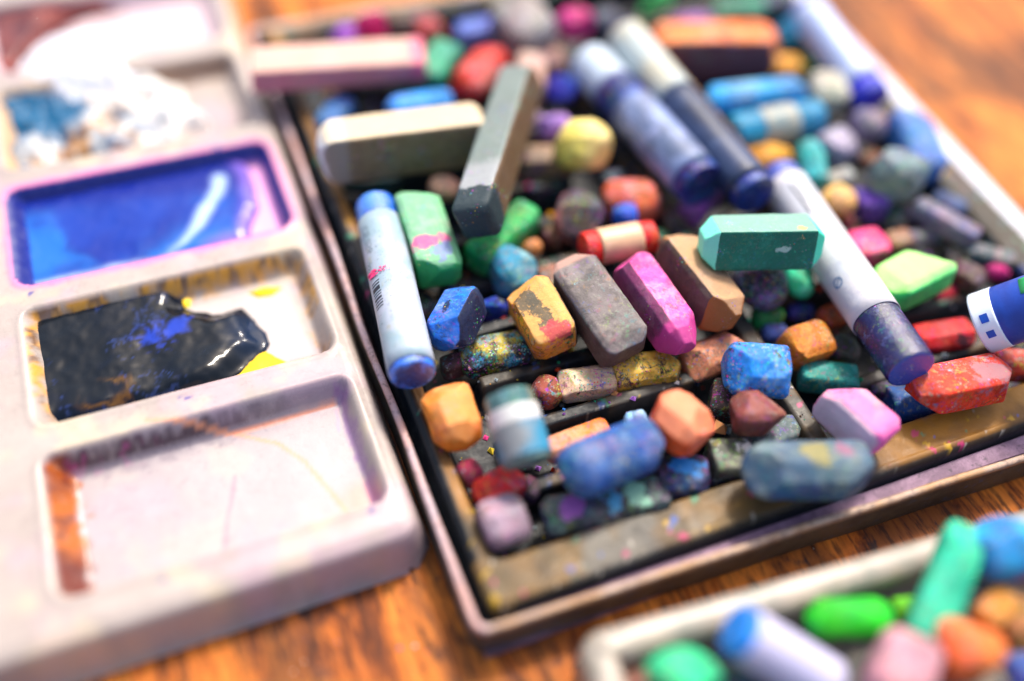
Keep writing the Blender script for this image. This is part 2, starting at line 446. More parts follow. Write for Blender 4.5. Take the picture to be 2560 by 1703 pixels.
def poly_d(x, y, pts):
    """signed distance to polygon (negative inside)"""
    d = 1e9; ins = False; n = len(pts)
    for i in range(n):
        a, b = pts[i], pts[(i + 1) % n]
        d = min(d, seg_d(x, y, a, b)[0])
        if (a[1] > y) != (b[1] > y) and x < (b[0] - a[0]) * (y - a[1]) / (b[1] - a[1]) + a[0]: ins = not ins
    return -d if ins else d
def PP(pts, z): return [tuple(P(u, v, z)[:2]) for u, v in pts]

# ------------------------------------------------------------------ plastic tray
TOP, FLOOR = 1.10, .30
TX0, TX1, TY0, TY1 = -2.42, 12.50, -5.20, 11.75
DIV = [-3.12 + 1.25 * k for k in range(11)]
def tray_h(x, y):
    ins = sdrr(x, y, -2.06, 11.75, -4.33, 11.2, .35)
    h = TOP - (TOP - FLOOR) * smooth(.02, -.22, ins)
    r = abs(x - 4.80)                                     # long divider
    h = max(h, FLOOR + (1.12 - FLOOR) * smooth(.27, .17, r) - .03 * smooth(.0, .03, .16 - r) * 0)
    for yd in DIV:
        dd = abs(y - yd)
        if dd < .3:
            for xa, xb in ((-.85, 3.2), (6.1, 10.5)):
                e_ = max(dd - .09, max(xa - x, x - xb) + .0)
                if e_ < .13: h = max(h, FLOOR + (.98 - FLOOR) * smooth(.13, .03, e_))
    out = sdrr(x, y, TX0, TX1, TY0, TY1, .3)
    h -= .45 * smooth(-.05, .06, out)
    ridge = abs(out + .14)
    h += .05 * smooth(.05, .0, ridge)
    return max(.12, h) + .008 * nz(x, y, 0, 2.5, 3)
BLK = (.009, .012, .016)
def tray_c(x, y, z):
    n1 = nz(x, y, 3, .55, 5); n2 = nz(x, y, 9, 2.2, 4)
    hi = smooth(.88, 1.06, z)
    tan = mx(lin('#64502f'), lin('#7c5e34'), .5 + n2)
    tan = mx(tan, lin('#b07a2c'), smooth(5.2, 6., x) * (y < -4) * .9)
    tan = mx(tan, lin('#c08438'), .7 * (x < -2.0) * smooth(-3.6, -3., y))
    tan = mx(tan, lin('#6c665c'), smooth(.1, .5, n1))
    edge = 0.
    if y < -4.2: edge = smooth(-5.18, -5.05, y) * (.95 + .5 * n1)
    if y < -4.2: edge *= 1 - .35 * smooth(.1, .45, nz(x, y, 5, .9, 3))
    if x < -2.02: edge = max(edge, (.8 + .8 * n1) * smooth(-2.30, -2.22, x))
    if y >= -4.33 and x > -2.0 and x < 11.6: edge = .7 * smooth(-.05, .35, n1 + .4 * n2)
    if x > 11.6: edge = .2
    c = mx(BLK, tan, hi * max(0, min(1, edge)))
    c = mx(c, lin('#20283a'), .2 * smooth(.05, .5, nz(x, y, 20, 1.1, 5)))
    # spilt pigment dust
    for s, h_, t in ((31, '#d0307c', .68), (47, '#2f62c0', .7), (59, '#d2a820', .7), (71, '#2f9a78', .66)):
        c = mx(c, lin(h_), .6 * hi * smooth(t, t + .07, nz(x, y, s, 2.9, 5)))
    sp = noise.noise(Vector((x * 9, y * 9, 2.2)))
    c = mx(c, lin('#c8c0b4'), .5 * smooth(.62, .7, sp) * hi)
    return c
tray = sheet('plastic_tray', TX0 - .1, TX1 + .1, TY0 - .1, TY1 + .1, .05, tray_h, tray_c,
             stain_mat('dusty_black_plastic', rough=.42, bumps=.3, spec=.25, grain=.0, pale=.03), bottom=.10)
tag(tray, 'black moulded plastic tray with ridges, coated in ochre dust, holding the heap of pastels', 'tray')

# ------------------------------------------------------------------ cardboard box round the tray
def wall_path(pts, zb, zt, closed=True, bev=.05):
    """wall of varying thickness: pts = [(x, y, nx, ny, thick)] outer points, inward normal"""
    bm = bmesh.new(); rows = []
    for (x, y, nx_, ny_, t) in pts:
        prof = [(0, zb), (0, zt - bev), (bev * .35, zt - bev * .3), (bev, zt), (t - bev, zt), (t - bev * .35, zt - bev * .3), (t, zt - bev), (t, zb)]
        rows.append([bm.verts.new(((x + nx_ * d) * CM, (y + ny_ * d) * CM, z * CM)) for d, z in prof])
    n = len(rows)
    for i in range(n if closed else n - 1):
        a, b = rows[i], rows[(i + 1) % n]
        for k in range(len(a)):
            l = (k + 1) % len(a); bm.faces.new((a[k], a[l], b[l], b[k]))
    if not closed: bm.faces.new(rows[0][::-1]); bm.faces.new(rows[-1])
    bmesh.ops.recalc_face_normals(bm, faces=bm.faces); return bm
def ring(corners, rad, thick, step=.5, wob=0., seed=1):
    """points along a rounded polygon; thick per side"""
    out = []; n = len(corners)
    for i in range(n):
        p0, p1, p2 = Vector(corners[i - 1]), Vector(corners[i]), Vector(corners[(i + 1) % n])
        d0 = (p1 - p0).normalized(); d1 = (p2 - p1).normalized()
        n0 = Vector((-d0.y, d0.x)); n1 = Vector((-d1.y, d1.x))          # inward for counter-clockwise
        c = p1 - d0 * rad + n0 * rad
        for k in range(7):
            t = k / 6; nn = (n0 * (1 - t) + n1 * t).normalized()
            q = c - nn * rad; out.append((q.x, q.y, nn.x, nn.y, thick[i - 1] * (1 - t) + thick[i] * t))
        L = (p2 - p1).length - 2 * rad; m = max(1, int(L / step))
        for k in range(1, m):
            q = p1 + d1 * (rad + L * k / m) ; w_ = wob * noise.noise(Vector((q.x * .4, q.y * .4, seed)))
            q = q + n1 * w_; out.append((q.x, q.y, n1.x, n1.y, thick[i]))
    return out
def card_mat(name, a, b, c, edge=None, zedge=0.93):
    m, nt, bs = newmat(name); v = coords(nt, rnd=False)
    n = noi(nt, v, .8, 8, .7, .3); n2 = noi(nt, v, 5, 8, .75); n3 = noi(nt, v, 22, 4, .8)
    col = mixc(nt, rng(nt, n, .4, .6), lin(a), lin(b))
    col = mixc(nt, mul(nt, rng(nt, n2, .54, .64), .7), col, lin(c))
    col = mixc(nt, mul(nt, rng(nt, n3, .58, .7), .5), col, (.02, .015, .02))
    nt.links.new(col, bs.inputs['Base Color']); bs.inputs['Roughness'].default_value = .6
    nt.links.new(bump(nt, [(n2, .4, .0004), (n3, .3, .0001)], 1, 1), bs.inputs['Normal'])
    return m
LC = [(-2.76, -5.42), (13.05, -5.92), (13.0, 12.1), (-2.76, 12.1)]
box = empty('cardboard_box', (5, 3, 0))
tag(box, 'shallow cardboard box with thin pale rim, purple stained inside, holding the black pastel tray', 'box')
o = from_bm('box_wall', wall_path(ring(LC, .3, [.11, .46, .3, .12], wob=.05), .02, .93, bev=.06), card_mat('grey_card', '#5c5648', '#3c3a34', '#44587c'), box, smooth=False)
rr_ = ring([(x * 1.0 - (.012 if x < 0 else -.012), y - (.012 if y < 0 else -.012)) for x, y in LC], .3, [.135, .485, .325, .145], wob=.05)
o2 = from_bm('rim', wall_path(rr_, .86, 1.0, bev=.045), None, box, smooth=True)
m, nt_, bs = newmat('worn_rim'); v = coords(nt_, rnd=False)
n = noi(nt_, v, 1.2, 6, .6); n2 = noi(nt_, v, 6, 8, .8)
sx = N(nt_, 'ShaderNodeSeparateXYZ'); nt_.links.new(v, sx.inputs[0])
cfront = mixc(nt_, rng(nt_, n, .35, .65), lin('#b48c64'), lin('#b8a090'))
cleft = mixc(nt_, rng(nt_, n, .35, .65), lin('#c89c94'), lin('#b8a4ac'))
cc = mixc(nt_, rng(nt_, sx.outputs['X'], -2.62, -2.45), cleft, cfront)
cc = mixc(nt_, rng(nt_, sx.outputs['X'], 12.3, 12.5), cc, lin('#d4d6e2'))
cc = mixc(nt_, mul(nt_, rng(nt_, n2, .50, .62), .7), cc, lin('#54444c'))
nt_.links.new(cc, bs.inputs['Base Color']); bs.inputs['Roughness'].default_value = .5
nt_.links.new(bump(nt_, [(n2, .4, .0003)], 1, 1), bs.inputs['Normal'])
o2.data.materials.append(m)
for q in (o, o2): q.location = -Vector((5, 3, 0)) * CM
bm = bmesh.new()
bmesh.ops.create_cube(bm, size=1)
bmesh.ops.scale(bm, vec=(15.35 * CM, 17.3 * CM, .06 * CM), verts=bm.verts)
o = from_bm('box_floor', bm, card_mat('purple_card', '#8c6a80', '#5c4456', '#2c2630'), box, smooth=False); o.location = (.10 * CM, 0.12 * CM, .06 * CM)
# raised inner liner strip seen along the front
bm = wall_path([(-2.5, -5.31, 0, 1, .08), (5, -5.50, 0, 1, .24), (12.4, -5.72, 0, 1, .46)], .1, .80, closed=False, bev=.02)
o = from_bm('inner_liner', bm, card_mat('purple_liner', '#9a7a92', '#6c5068', '#2a2430'), box, smooth=False); o.location = -Vector((5, 3, 0)) * CM

# ------------------------------------------------------------------ paint palette
PT, PD = 1.10, .52
WELL = [(-9.05, -3.33, -2.58 + 3.57 * k, .37 + 3.57 * k) for k in range(6)]
CIRC = [(-10.55, .2 + 2.25 * k, .62) for k in range(8)]
def pal_h(x, y):
    h = PT
    out = sdrr(x, y, -12.5, -2.95, -3.38, 19.2, .45)
    h = PT - .06 * smooth(-.35, -.1, out) - 1.08 * smooth(-.12, .22, out)
    for i, (a, b, c, d) in enumerate(WELL):
        s = sdrr(x, y, a, b, c, d, .32)
        if s < 0:
            run = min((x - a) / .50, (b - x) / .30, (y - c) / .26, (d - y) / .34, -s / .2)
            h -= PD * smooth(0, 1, run)
        else: h += .03 * smooth(.16, .0, s)
    for (cx_, cy_, r) in CIRC:
        q = math.hypot(x - cx_, y - cy_); h -= .45 * smooth(r, r - .22, q)
    return max(.01, h) + .006 * nz(x, y, 1, 1.3, 3)
stk = [(PP([(350, 1000), (540, 998), (640, 1020), (700, 1060), (760, 1130), (800, 1180)], .6), .035, '#e0936a'),
       (PP([(540, 998), (640, 970), (770, 930)], .6), .04, '#d98c6c'),
       (PP([(540, 1097), (533, 1150), (522, 1200), (515, 1275)], .6), .035, '#b87a8c'),
       (PP([(775, 940), (780, 990)], .6), .03, '#c890a8')]
def pal_c(x, y, z):
    n1, n2, n3 = nz(x, y, 2, .5, 4), nz(x, y, 12, 1.6, 5), nz(x, y, 22, 4, 4)
    c = mx(lin('#aca09a'), lin('#9c908a'), .5 + n1)
    c = mx(c, lin('#bc9fae'), .5 * smooth(.0, .5, n1 + .3 * n2))
    c = mx(c, lin('#cfbf9c'), .4 * smooth(.1, .5, nz(x, y, 40, .7, 4)))
    low = smooth(1.02, .9, z); wallish = smooth(1.06, 1.0, z) * smooth(.6, .68, z)
    for i, (a, b, c0, d) in enumerate(WELL):
        s = sdrr(x, y, a, b, c0, d, .32)
        if s > .3: continue
        if i == 0:
            # purple black colour high on the far wall, orange stain on the left wall
            g = smooth(.7, .02, (d - y) - .10 * n3)
            c = mx(c, lin('#7a6e8c'), .55 * g * smooth(.02, -.06, s))
            c = mx(c, lin('#3a2436'), smooth(.52, .22, abs(d - y - .26) * 1.6 - .3 * n3 + .12) * smooth(-.02, -.1, s) * smooth(-3.9, -6.4, x + .5 * n2) * .95)
            c = mx(c, lin('#a03c78'), .8 * smooth(.12, .3, n3) * smooth(.5, .3, d - y) * smooth(-.08, -.16, s) * smooth(-6.8, -7.6, x))
            L_ = smooth(.56, .44, (x - a) + .2 * n3) * smooth(0, -.1, s)
            oc = mx(lin('#681e06'), lin('#b45c04'), smooth(-.2, .35, nz(x, y, 5, .9, 3) - .3 * (y + 1)))
            oc = mx(oc, lin('#5a2018'), smooth(.1, .3, n3) * .7)
            c = mx(c, oc, L_ * .92 * smooth(-2.7, -2.3, y))
            c = mx(c, lin('#a69ca4'), .6 * smooth(-.1, -.3, s) * (1 - L_) * smooth(.78, .64, z))
            c = mx(c, lin('#d98a78'), .6 * smooth(.55, .15, math.hypot(x + 3.8, (y + 2.1) * 1.1)) * smooth(0, -.1, s))
            c = mx(c, lin('#8c5c9c'), .6 * smooth(.14, .04, abs(b - x - .22) + .1 * n3) * smooth(-.05, -.12, s))
            for pts, w_, hh in stk:
                dm = min(seg_d(x, y, p, q)[0] for p, q in zip(pts, pts[1:]))
                c = mx(c, lin(hh), .8 * smooth(w_ * 1.6, w_ * .4, dm + .012 * n3))
        if i == 1:
            e_ = smooth(-.02, -.08, s) * smooth(.5, .15, -s + .35 * n2)
            oc = mx(lin('#d89820'), lin('#6c4a2c'), smooth(-.05, .35, n3))
            c = mx(c, oc, .95 * e_ * smooth(-.25, .2, n2 + .12))
            c = mx(c, lin('#2c2622'), .9 * smooth(-.04, -.1, s) * smooth(.32, .1, (y - c0) - .12 * n3) * smooth(-4.9, -4.3, x))
            c = mx(c, lin('#d0c8c8'), .4 * smooth(-.35, -.6, s))
        if i == 2:
            c = mx(c, lin('#e470b4'), .75 * smooth(.24, .02, s + .08 * n2) * (1 if s > -.02 else .6))
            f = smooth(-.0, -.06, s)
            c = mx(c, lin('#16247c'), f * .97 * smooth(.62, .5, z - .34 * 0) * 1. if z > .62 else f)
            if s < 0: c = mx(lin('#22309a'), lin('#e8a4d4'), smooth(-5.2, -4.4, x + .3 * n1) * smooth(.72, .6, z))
            if s < 0: c = mx(c, lin('#101c66'), .7 * smooth(.7, .95, z))  # navy upper wall: blue paint stain plus wall shade, both in the colour
        if i == 3:
            f = smooth(-.0, -.1, s)
            c = mx(c, lin('#8a6a50'), .8 * f * smooth(.45, .25, d - y + .1 * n2) * smooth(-6.9, -5.8, x))  # brown shadow on the far wall, painted into the colour
            c = mx(c, lin('#d0a878'), .7 * f * smooth(-7.2, -8.2, x + .5 * n2))
        if i == 4:
            f = smooth(0, -.1, s)
            c = mx(c, lin('#dcc2cc'), .7 * f)
            c = mx(c, lin('#5a3240'), .85 * f * smooth(-6.6, -7.4, x + .3 * n1) * smooth(1.2, .8, d - y))
    for (cx_, cy_, r) in CIRC:
        q = math.hypot(x - cx_, y - cy_)
        c = mx(c, lin('#2c1c5c') if cy_ > 2 else lin('#56628c'), .95 * smooth(r - .02, r - .16, q + .05 * n3))
    c = mx(c, lin('#2a2a90'), .9 * smooth(.68, .72, noise.noise(Vector((x * 3.1, y * 3.1, 7)))) * (1 - low))
    c = mx(c, lin('#8a96a0'), .3 * smooth(.7, .3, z) * smooth(-.0, .1, sdrr(x, y, -12.5, -2.95, -3.38, 19.2, .45)))
    return c
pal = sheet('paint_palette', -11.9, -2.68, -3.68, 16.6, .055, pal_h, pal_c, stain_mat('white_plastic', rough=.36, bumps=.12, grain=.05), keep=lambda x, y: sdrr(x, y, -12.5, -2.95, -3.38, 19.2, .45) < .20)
tag(pal, 'white plastic paint palette with rectangular wells of blue and black paint', 'palette')
wet = lambda nm, rough=.10, coat=.8, b=.25: stain_mat(nm, rough=rough, coat=coat, bumps=b, fine=12, grain=.0)
def wetm(name, rough, bumps, coat=.7):
    m, nt, bs = newmat(name); v = coords(nt, rnd=False)
    at = N(nt, 'ShaderNodeAttribute'); at.attribute_name = 'stain'
    n = noi(nt, v, .9, 3, .5, 1.); n2 = noi(nt, v, 11, 5, .7)
    nt.links.new(at.outputs['Color'], bs.inputs['Base Color'])
    nt.links.new(rng(nt, n2, .3, .7, rough, rough + .12), bs.inputs['Roughness'])
    bs.inputs['Coat Weight'].default_value = coat * .15; bs.inputs['Coat Roughness'].default_value = .02; bs.inputs['Specular IOR Level'].default_value = .2
    nt.links.new(bump(nt, [(n, bumps, .0012), (n2, bumps * .3, .0001)], 1, 1), bs.inputs['Normal'])
    return m
def puddle(name, poly, z0, hmax, cf, mat, bumpy=.03, fr=1.6, wob=.12, label=None, res=.05, edge=.22):
    xs = [p[0] for p in poly]; ys = [p[1] for p in poly]; D = {}
    def sd_(x, y):
        k = (round(x, 4), round(y, 4))
        if k not in D: D[k] = poly_d(x, y, poly) + wob * nz(x, y, 33, 1.5, 4)
        return D[k]
    def hf(x, y):
        s = sd_(x, y)
        b = z0 + hmax * smooth(.02, -edge, s) - .10 * smooth(.0, .08, s)
        return b + bumpy * nz(x, y, 51, fr, 4) * smooth(.05, -.3, s)
    o = sheet(name, min(xs) - .3, max(xs) + .3, min(ys) - .3, max(ys) + .3, res, hf, lambda x, y, z: cf(x, y, sd_(x, y)), mat, parent=pal,
              keep=lambda x, y: sd_(x, y) < .10)
    sdm = o.modifiers.new('thick', 'SOLIDIFY'); sdm.thickness = .03 * CM; sdm.offset = -1
    if label: o['label'] = label
    return o
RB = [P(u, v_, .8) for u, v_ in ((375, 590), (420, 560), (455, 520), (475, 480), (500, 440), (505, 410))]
def blue_c(x, y, s):
    wx = .8 * nz(x, y, 1, .6, 3); n1, n2 = nz(x, y + wx, 3, .35, 3), nz(x + wx, y, 14, .6, 4)
    c = mx(lin('#10227c'), lin('#183a9c'), .5 + 1.2 * n1)
    c = mx(c, lin('#2474cc'), .7 * smooth(-.1, .8, n2 + .35 * smooth(-6.2, -8.4, x) + .2))
    c = mx(c, lin('#142684'), smooth(6.3, 6.9, y + .12 * (x + 6) + .3 * n2))  # navy far band: shade and reflection painted into the blue
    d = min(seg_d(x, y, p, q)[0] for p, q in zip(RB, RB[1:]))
    c = mx(c, lin('#b4d0f8'), .9 * smooth(.24, .0, d + .2 * n2))  # pale glare streak painted along the polyline
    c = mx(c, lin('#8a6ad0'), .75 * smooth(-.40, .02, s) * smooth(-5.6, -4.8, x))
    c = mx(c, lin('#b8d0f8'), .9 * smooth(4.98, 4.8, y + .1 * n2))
    return c
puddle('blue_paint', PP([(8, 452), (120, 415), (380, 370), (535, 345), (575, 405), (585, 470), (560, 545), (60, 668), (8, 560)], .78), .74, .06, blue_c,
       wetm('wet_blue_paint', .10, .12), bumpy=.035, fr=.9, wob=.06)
def black_c(x, y, s):
    wx, wy = .9 * nz(x, y, 1, .7, 3), .9 * nz(x, y, 61, .7, 3)
    n1, n2 = nz(x + wx, y + wy, 8, .8, 5), nz(x + 1.6 * wx, y + wy, 29, 1.5, 6)
    c = mx((.006, .009, .014), lin('#0c1422'), smooth(.0, .4, n1))
    c = mx(c, lin('#2c3c70'), .65 * smooth(.07, .0, abs(n2)) * smooth(-.1, .3, n1 + .15))
    q = P(400, 770, .75); d = math.hypot((x - q.x) / 1.0, (y - q.y) / .5)
    c = mx(c, lin('#2440b0'), .85 * smooth(1.05, .5, d + 1.3 * abs(n2)))
    q = P(590, 760, .75); c = mx(c, lin('#243450'), .6 * smooth(.9, .2, math.hypot(x - q.x, y - q.y)))
    q = P(235, 905, .75); c = mx(c, lin('#6c4c20'), .75 * smooth(.24, .0, abs(math.hypot((x - q.x), (y - q.y) * 1.7) - .42 + .3 * n2) + .04) * smooth(-.4, .3, x - q.x + n1))
    return c
puddle('black_paint', PP([(30, 722), (40, 702), (160, 682), (300, 608), (350, 608), (425, 648), (420, 700), (485, 712), (555, 698), (600, 750), (606, 795), (545, 845), (485, 892), (300, 950), (58, 1004), (38, 850)], .78),
       .64, .22, black_c, wetm('wet_black_paint', .05, .05), bumpy=.07, fr=.8, wob=.10, edge=.45)
ylw = lambda x, y, s: mx(lin('#e8b010'), lin('#f4d020'), .5 + nz(x, y, 4, 2, 3))
for pts in ([(360, 640), (470, 618), (640, 590), (650, 612), (520, 632), (445, 655), (440, 705), (395, 712)], [(468, 900), (560, 815), (610, 806), (668, 842), (655, 852)], [(572, 672), (600, 664), (645, 660), (625, 676), (595, 682)]):
    puddle('yellow_paint', PP(pts, .62), .585, .04, ylw, wetm('yellow_paint', .3, .2, .2), bumpy=.01, wob=.05, edge=.08, res=.035)
def mess_c(x, y, s):
    n1, n2, n3 = nz(x, y, 5, .6, 4), nz(x, y, 17, 1.2, 5), nz(x, y, 27, 2.4, 4)
    c = mx(lin('#a8aeb4'), lin('#b08048'), smooth(-.15, .25, n2))
    c = mx(c, lin('#5c7090'), .8 * smooth(.1, .4, n3)); c = mx(c, lin('#d0ccca'), smooth(.15, .4, -n3))
    c = mx(c, lin('#1c5c84'), smooth(-7.0, -8.0, x + .9 * n1 + .5 * n2) * smooth(8.8, 9.5, y + .5 * n2))
    c = mx(c, lin('#e0dedc'), smooth(-6.4, -5.2, x + .9 * n2) * .8)
    return c
puddle('dried_mixed_paint', [(-9.1, 8.1), (-5.2, 8.1), (-4.4, 8.9), (-4.7, 10.4), (-5.2, 11.2), (-9.1, 11.2)], .60, .34, mess_c, wetm('crusted_paint', .25, .6, .4), bumpy=.28, fr=1.6, wob=.3, edge=.5)
wht = lambda x, y, s: mx(lin('#e2e2e6'), lin('#d4d8e4'), .5 + nz(x, y, 4, 1.5, 3))
puddle('white_paint', PP([(20, 195), (45, 120), (110, 70), (200, 45), (290, 90), (345, 165), (300, 205), (150, 215)], 1.1), .85, .42, wht, wetm('thick_white_paint', .35, .2, .1), bumpy=.15, fr=1., wob=.15, edge=.8)
mar = lambda x, y, s: mx(lin('#4a2830'), lin('#8c4a44'), .5 + nz(x, y, 4, 1.5, 3))
puddle('maroon_paint', PP([(-80, 10), (300, -40), (290, 0), (110, 55), (40, 160), (-80, 215)], .8), .66, .28, mar, wetm('maroon_paint', .2, .4), bumpy=.05, wob=.12)

# ------------------------------------------------------------------ second box in the near right corner
a, b = P(1322, 1460, 1.55), P(2357, 1168, 1.55)
dx = (b - a).normalized(); dx.z = 0; dy = Vector((-dx.y, dx.x, 0))
bc = [a - dy * 10, a - dy * 10 + dx * 15, a + dx * 15, a]
BB = [(p.x, p.y) for p in bc]
near_box = empty('pastel_box', (a.x + 6, a.y - 5, 0))
tag(near_box, 'pale beige open box of loose pastels cut off at the lower right corner', 'box')
o = from_bm('box_wall', wall_path(ring(BB, .45, [.58] * 4, wob=.0), .02, 1.55, bev=.16), None, near_box)
m, nt_, bs = newmat('pale_box'); v = coords(nt_, rnd=False); n = noi(nt_, v, .9, 7, .65, .3); n2 = noi(nt_, v, 4, 6, .7)
cc = mixc(nt_, rng(nt_, n, .38, .62), lin('#a4978c'), lin('#7c7c74')); cc = mixc(nt_, mul(nt_, rng(nt_, n2, .54, .64), .5), cc, lin('#7a7454'))
nt_.links.new(cc, bs.inputs['Base Color']); bs.inputs['Roughness'].default_value = .38
o.data.materials.append(m); o.location = -near_box.location
bm = bmesh.new(); vs = [bm.verts.new(((x_ + .2 * s_) * CM, y_ * CM, .12 * CM)) for (x_, y_), s_ in zip(BB, (1, -1, -1, 1))]; bm.faces.new(vs)
r_ = bmesh.ops.extrude_face_region(bm, geom=bm.faces[:]); bmesh.ops.translate(bm, vec=(0, 0, -.08 * CM), verts=[g for g in r_['geom'] if isinstance(g, bmesh.types.BMVert)])
bmesh.ops.recalc_face_normals(bm, faces=bm.faces)
o = from_bm('box_floor', bm, card_mat('box_floor_card', '#7a6c5c', '#4c4a48', '#2c3440'), near_box, smooth=False); o.location = -near_box.location

# ------------------------------------------------------------------ pastels in the tray
SQ, RD = dict(sec='sq', name='square_pastel'), dict(sec='round', name='round_pastel')
# --- the sharp middle
pastel('light green square stick with pink smears, next to the blue tipped wrapped stick', 950, 430, 1018, 665, 112, (1.85, 1.6), '#4fb878', '#a8c8b4', .35, '#e05a90', .12, e=('soft', 'soft'), ch=.14, cuts=2, zones=(('y', .55, .8, '#2c9c54', .85), ('nz', .5, .8, '#a4ccae', .5), ('blob', (.1, .42, .5), .26, '#ec5a98', (.7, 1.8, 1)), ('blob', (-.1, .7, .4), .2, '#8894c4')))
pastel('deep green stick lying under the broken dark green end', 1225, 475, 1090, 620, 92, 1.25, '#129a5a', '#0c6a3c', .3, '#c8a040', .1, e=('soft', 'soft'), ch=.16)
pastel('small pale peach round stub left of the broken dark green stick', 1030, 395, 1018, 470, 78, 1.3, '#f4b8a0', '#e8a08c', .3, '#f0d0c0', .2, e=('ball', 'ball'), **RD)
pastel('teal blue faceted stub with a greyish top above the yellow stick', 1160, 562, 1205, 690, 108, 1.15, '#2a86a4', '#7aa8b0', .5, '#c89070', .1, e=('soft', 'hip'), ch=.16, cuts=2)
pastel('small orange peach stub right of the teal chunk', 1228, 540, 1216, 600, 54, 1.0, '#f0a070', '#d88858', .3, e=('ball', 'ball'), **RD)
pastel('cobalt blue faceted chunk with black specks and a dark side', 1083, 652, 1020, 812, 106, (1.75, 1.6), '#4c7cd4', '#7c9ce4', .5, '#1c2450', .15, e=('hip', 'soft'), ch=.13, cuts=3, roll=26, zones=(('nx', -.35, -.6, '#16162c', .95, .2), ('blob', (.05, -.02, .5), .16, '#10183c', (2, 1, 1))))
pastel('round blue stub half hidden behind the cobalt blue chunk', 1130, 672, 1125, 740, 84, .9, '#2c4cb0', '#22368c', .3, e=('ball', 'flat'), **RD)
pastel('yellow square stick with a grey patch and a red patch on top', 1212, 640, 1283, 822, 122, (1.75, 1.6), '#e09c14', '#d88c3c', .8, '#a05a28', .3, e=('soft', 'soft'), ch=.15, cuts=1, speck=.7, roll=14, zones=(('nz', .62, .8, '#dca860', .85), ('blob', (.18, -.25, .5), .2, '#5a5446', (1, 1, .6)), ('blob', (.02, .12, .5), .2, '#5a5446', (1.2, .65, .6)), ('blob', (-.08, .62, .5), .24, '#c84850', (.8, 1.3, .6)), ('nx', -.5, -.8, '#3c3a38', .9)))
pastel('black stick covered in yellow and turquoise dust below the cobalt chunk', 1062, 835, 1215, 800, 104, .98, '#23252c', '#d8c020', .35, '#2c90b0', .5, e=('soft', 'soft'), ch=.22, speck=1.6)
pastel('grey brown square stick with a rounded far end and small nicks', 1305, 585, 1440, 832, 122, (1.95, 1.75), '#77706f', '#8c8280', .6, '#5c4640', .08, e=('hip', 'soft'), ch=.09, h=.8, cuts=0, roll=7, fine=.01, speck=.18, zones=(('y', -.88, -1.02, '#c09488', .8, .1), ('blob', (.2, -.45, .5), .09, '#7cb4bc', (.6, 2, 1)), ('nz', .3, .1, '#5c4038', .7)))
pastel('pinkish brown stub squeezed between the yellow and the grey sticks', 1258, 610, 1290, 700, 60, 1.2, '#8c5c4c', '#b08070', .4, e=('soft', 'flat'))
pastel('bright pink square stick with a darker magenta near end', 1447, 585, 1575, 820, 112, (1.95, 1.75), '#ea74ac', '#f49cc4', .5, '#c8489c', .12, e=('soft', 'hip'), ch=.15, cuts=2, roll=-14, speck=.3, zones=(('nx', .4, .7, '#3c2c40', .75), ('y', .62, .75, '#cc3c90', .8), ('blob', (.0, .95, .1), .12, '#4c9cc8')))  # dark nx zone paints the shade on the left side
pastel('tan brown square stick with a faceted rusty near end', 1540, 535, 1668, 768, 118, (1.95, 1.8), '#b0845c', '#c0a088', .4, '#8c5020', .15, e=('hip', 'hip'), ch=.10, cuts=1, roll=-16, h=1.0, speck=.4, jit=.02, zones=(('nx', .45, .7, '#2c2e34', .85), ('ny', .25, .5, '#a4602c', .95), ('nz', .55, .8, '#bc9878', .7)))  # dark nx zone is painted shade on the left face
pastel('salmon coral round stick lying towards the viewer behind the red ended stub', 1415, 395, 1490, 530, 125, 1.2, '#ec7a60', '#e88ca0', .5, '#b06070', .2, e=('ball', 'ball'), **RD)
pastel('dark charcoal chunk with coral smears left of the coral round stick', 1350, 440, 1315, 575, 122, 1.3, '#42383f', '#c06a68', .45, '#2c3448', .4, e=('soft', 'round'), ch=.2, cuts=2)
pastel('bright blue stub tucked above the red ended stub', 1410, 500, 1462, 495, 62, 1.5, '#3a72dc', '#6a60c8', .3, e=('ball', 'flat'), **RD)
pastel('mint topped dark teal green hip ended block lying across the white wrapped stick', 1612, 560, 1888, 556, 138, (2.6, 2.62), '#1c7c68', '#0c4a40', .75, '#3ca890', .35, e=('hip', 'hip'), ch=.05, cuts=0, ww=.82, h=1.1, jit=.02, fine=.008, speck=.45, roll=-20, zones=(('nz', .55, .75, '#8cb8a8', .75, .15), ('nx', .5, .8, '#14705c', .7), ('ny', .35, .5, '#3cdcb8', .95, .1), ('ny', -.35, -.5, '#7cecd0', .95, .1), ('blob', (.25, .72, .35), .09, '#e0a870', (1, 1, .4)), ('blob', (.5, .3, .05), .1, '#a8c8bc', (1, .5, 2))))  # ny ends painted as lit faces, nx front as shaded; pale top is dust
pastel('lime green hip ended block right of the white wrapped stick', 2015, 690, 2180, 590, 128, (1.7, 1.6), '#4cd860', '#a4ec88', .55, '#38b848', .1, e=('hip', 'hip'), ch=.16, cuts=1, h=.85, roll=-6, speck=.3, zones=(('nz', .55, .8, '#b4f090', .85, .2), ('nx', .4, .7, '#40d080', .6)))
pastel('hot pink faceted chunk with a plum underside behind the white wrapped stick', 1945, 590, 2045, 560, 102, 1.5, '#ec4888', '#f07aa0', .4, '#8c2c64', .1, e=('soft', 'hip'), cuts=2, ch=.1)
pastel('mint green round stub poking out under the teal block', 1838, 600, 1843, 695, 62, 1.35, '#58c89c', '#7cd8b4', .3, '#2c9878', .2, e=('flat', 'ball'), **RD)
pastel('black round chunk flecked with lilac and yellow under the teal block', 1745, 600, 1768, 728, 118, 1.35, '#34373f', '#6a6ca0', .5, '#c8b428', .1, e=('flat', 'ball'), sec='round', name='round_pastel', speck=1.5)
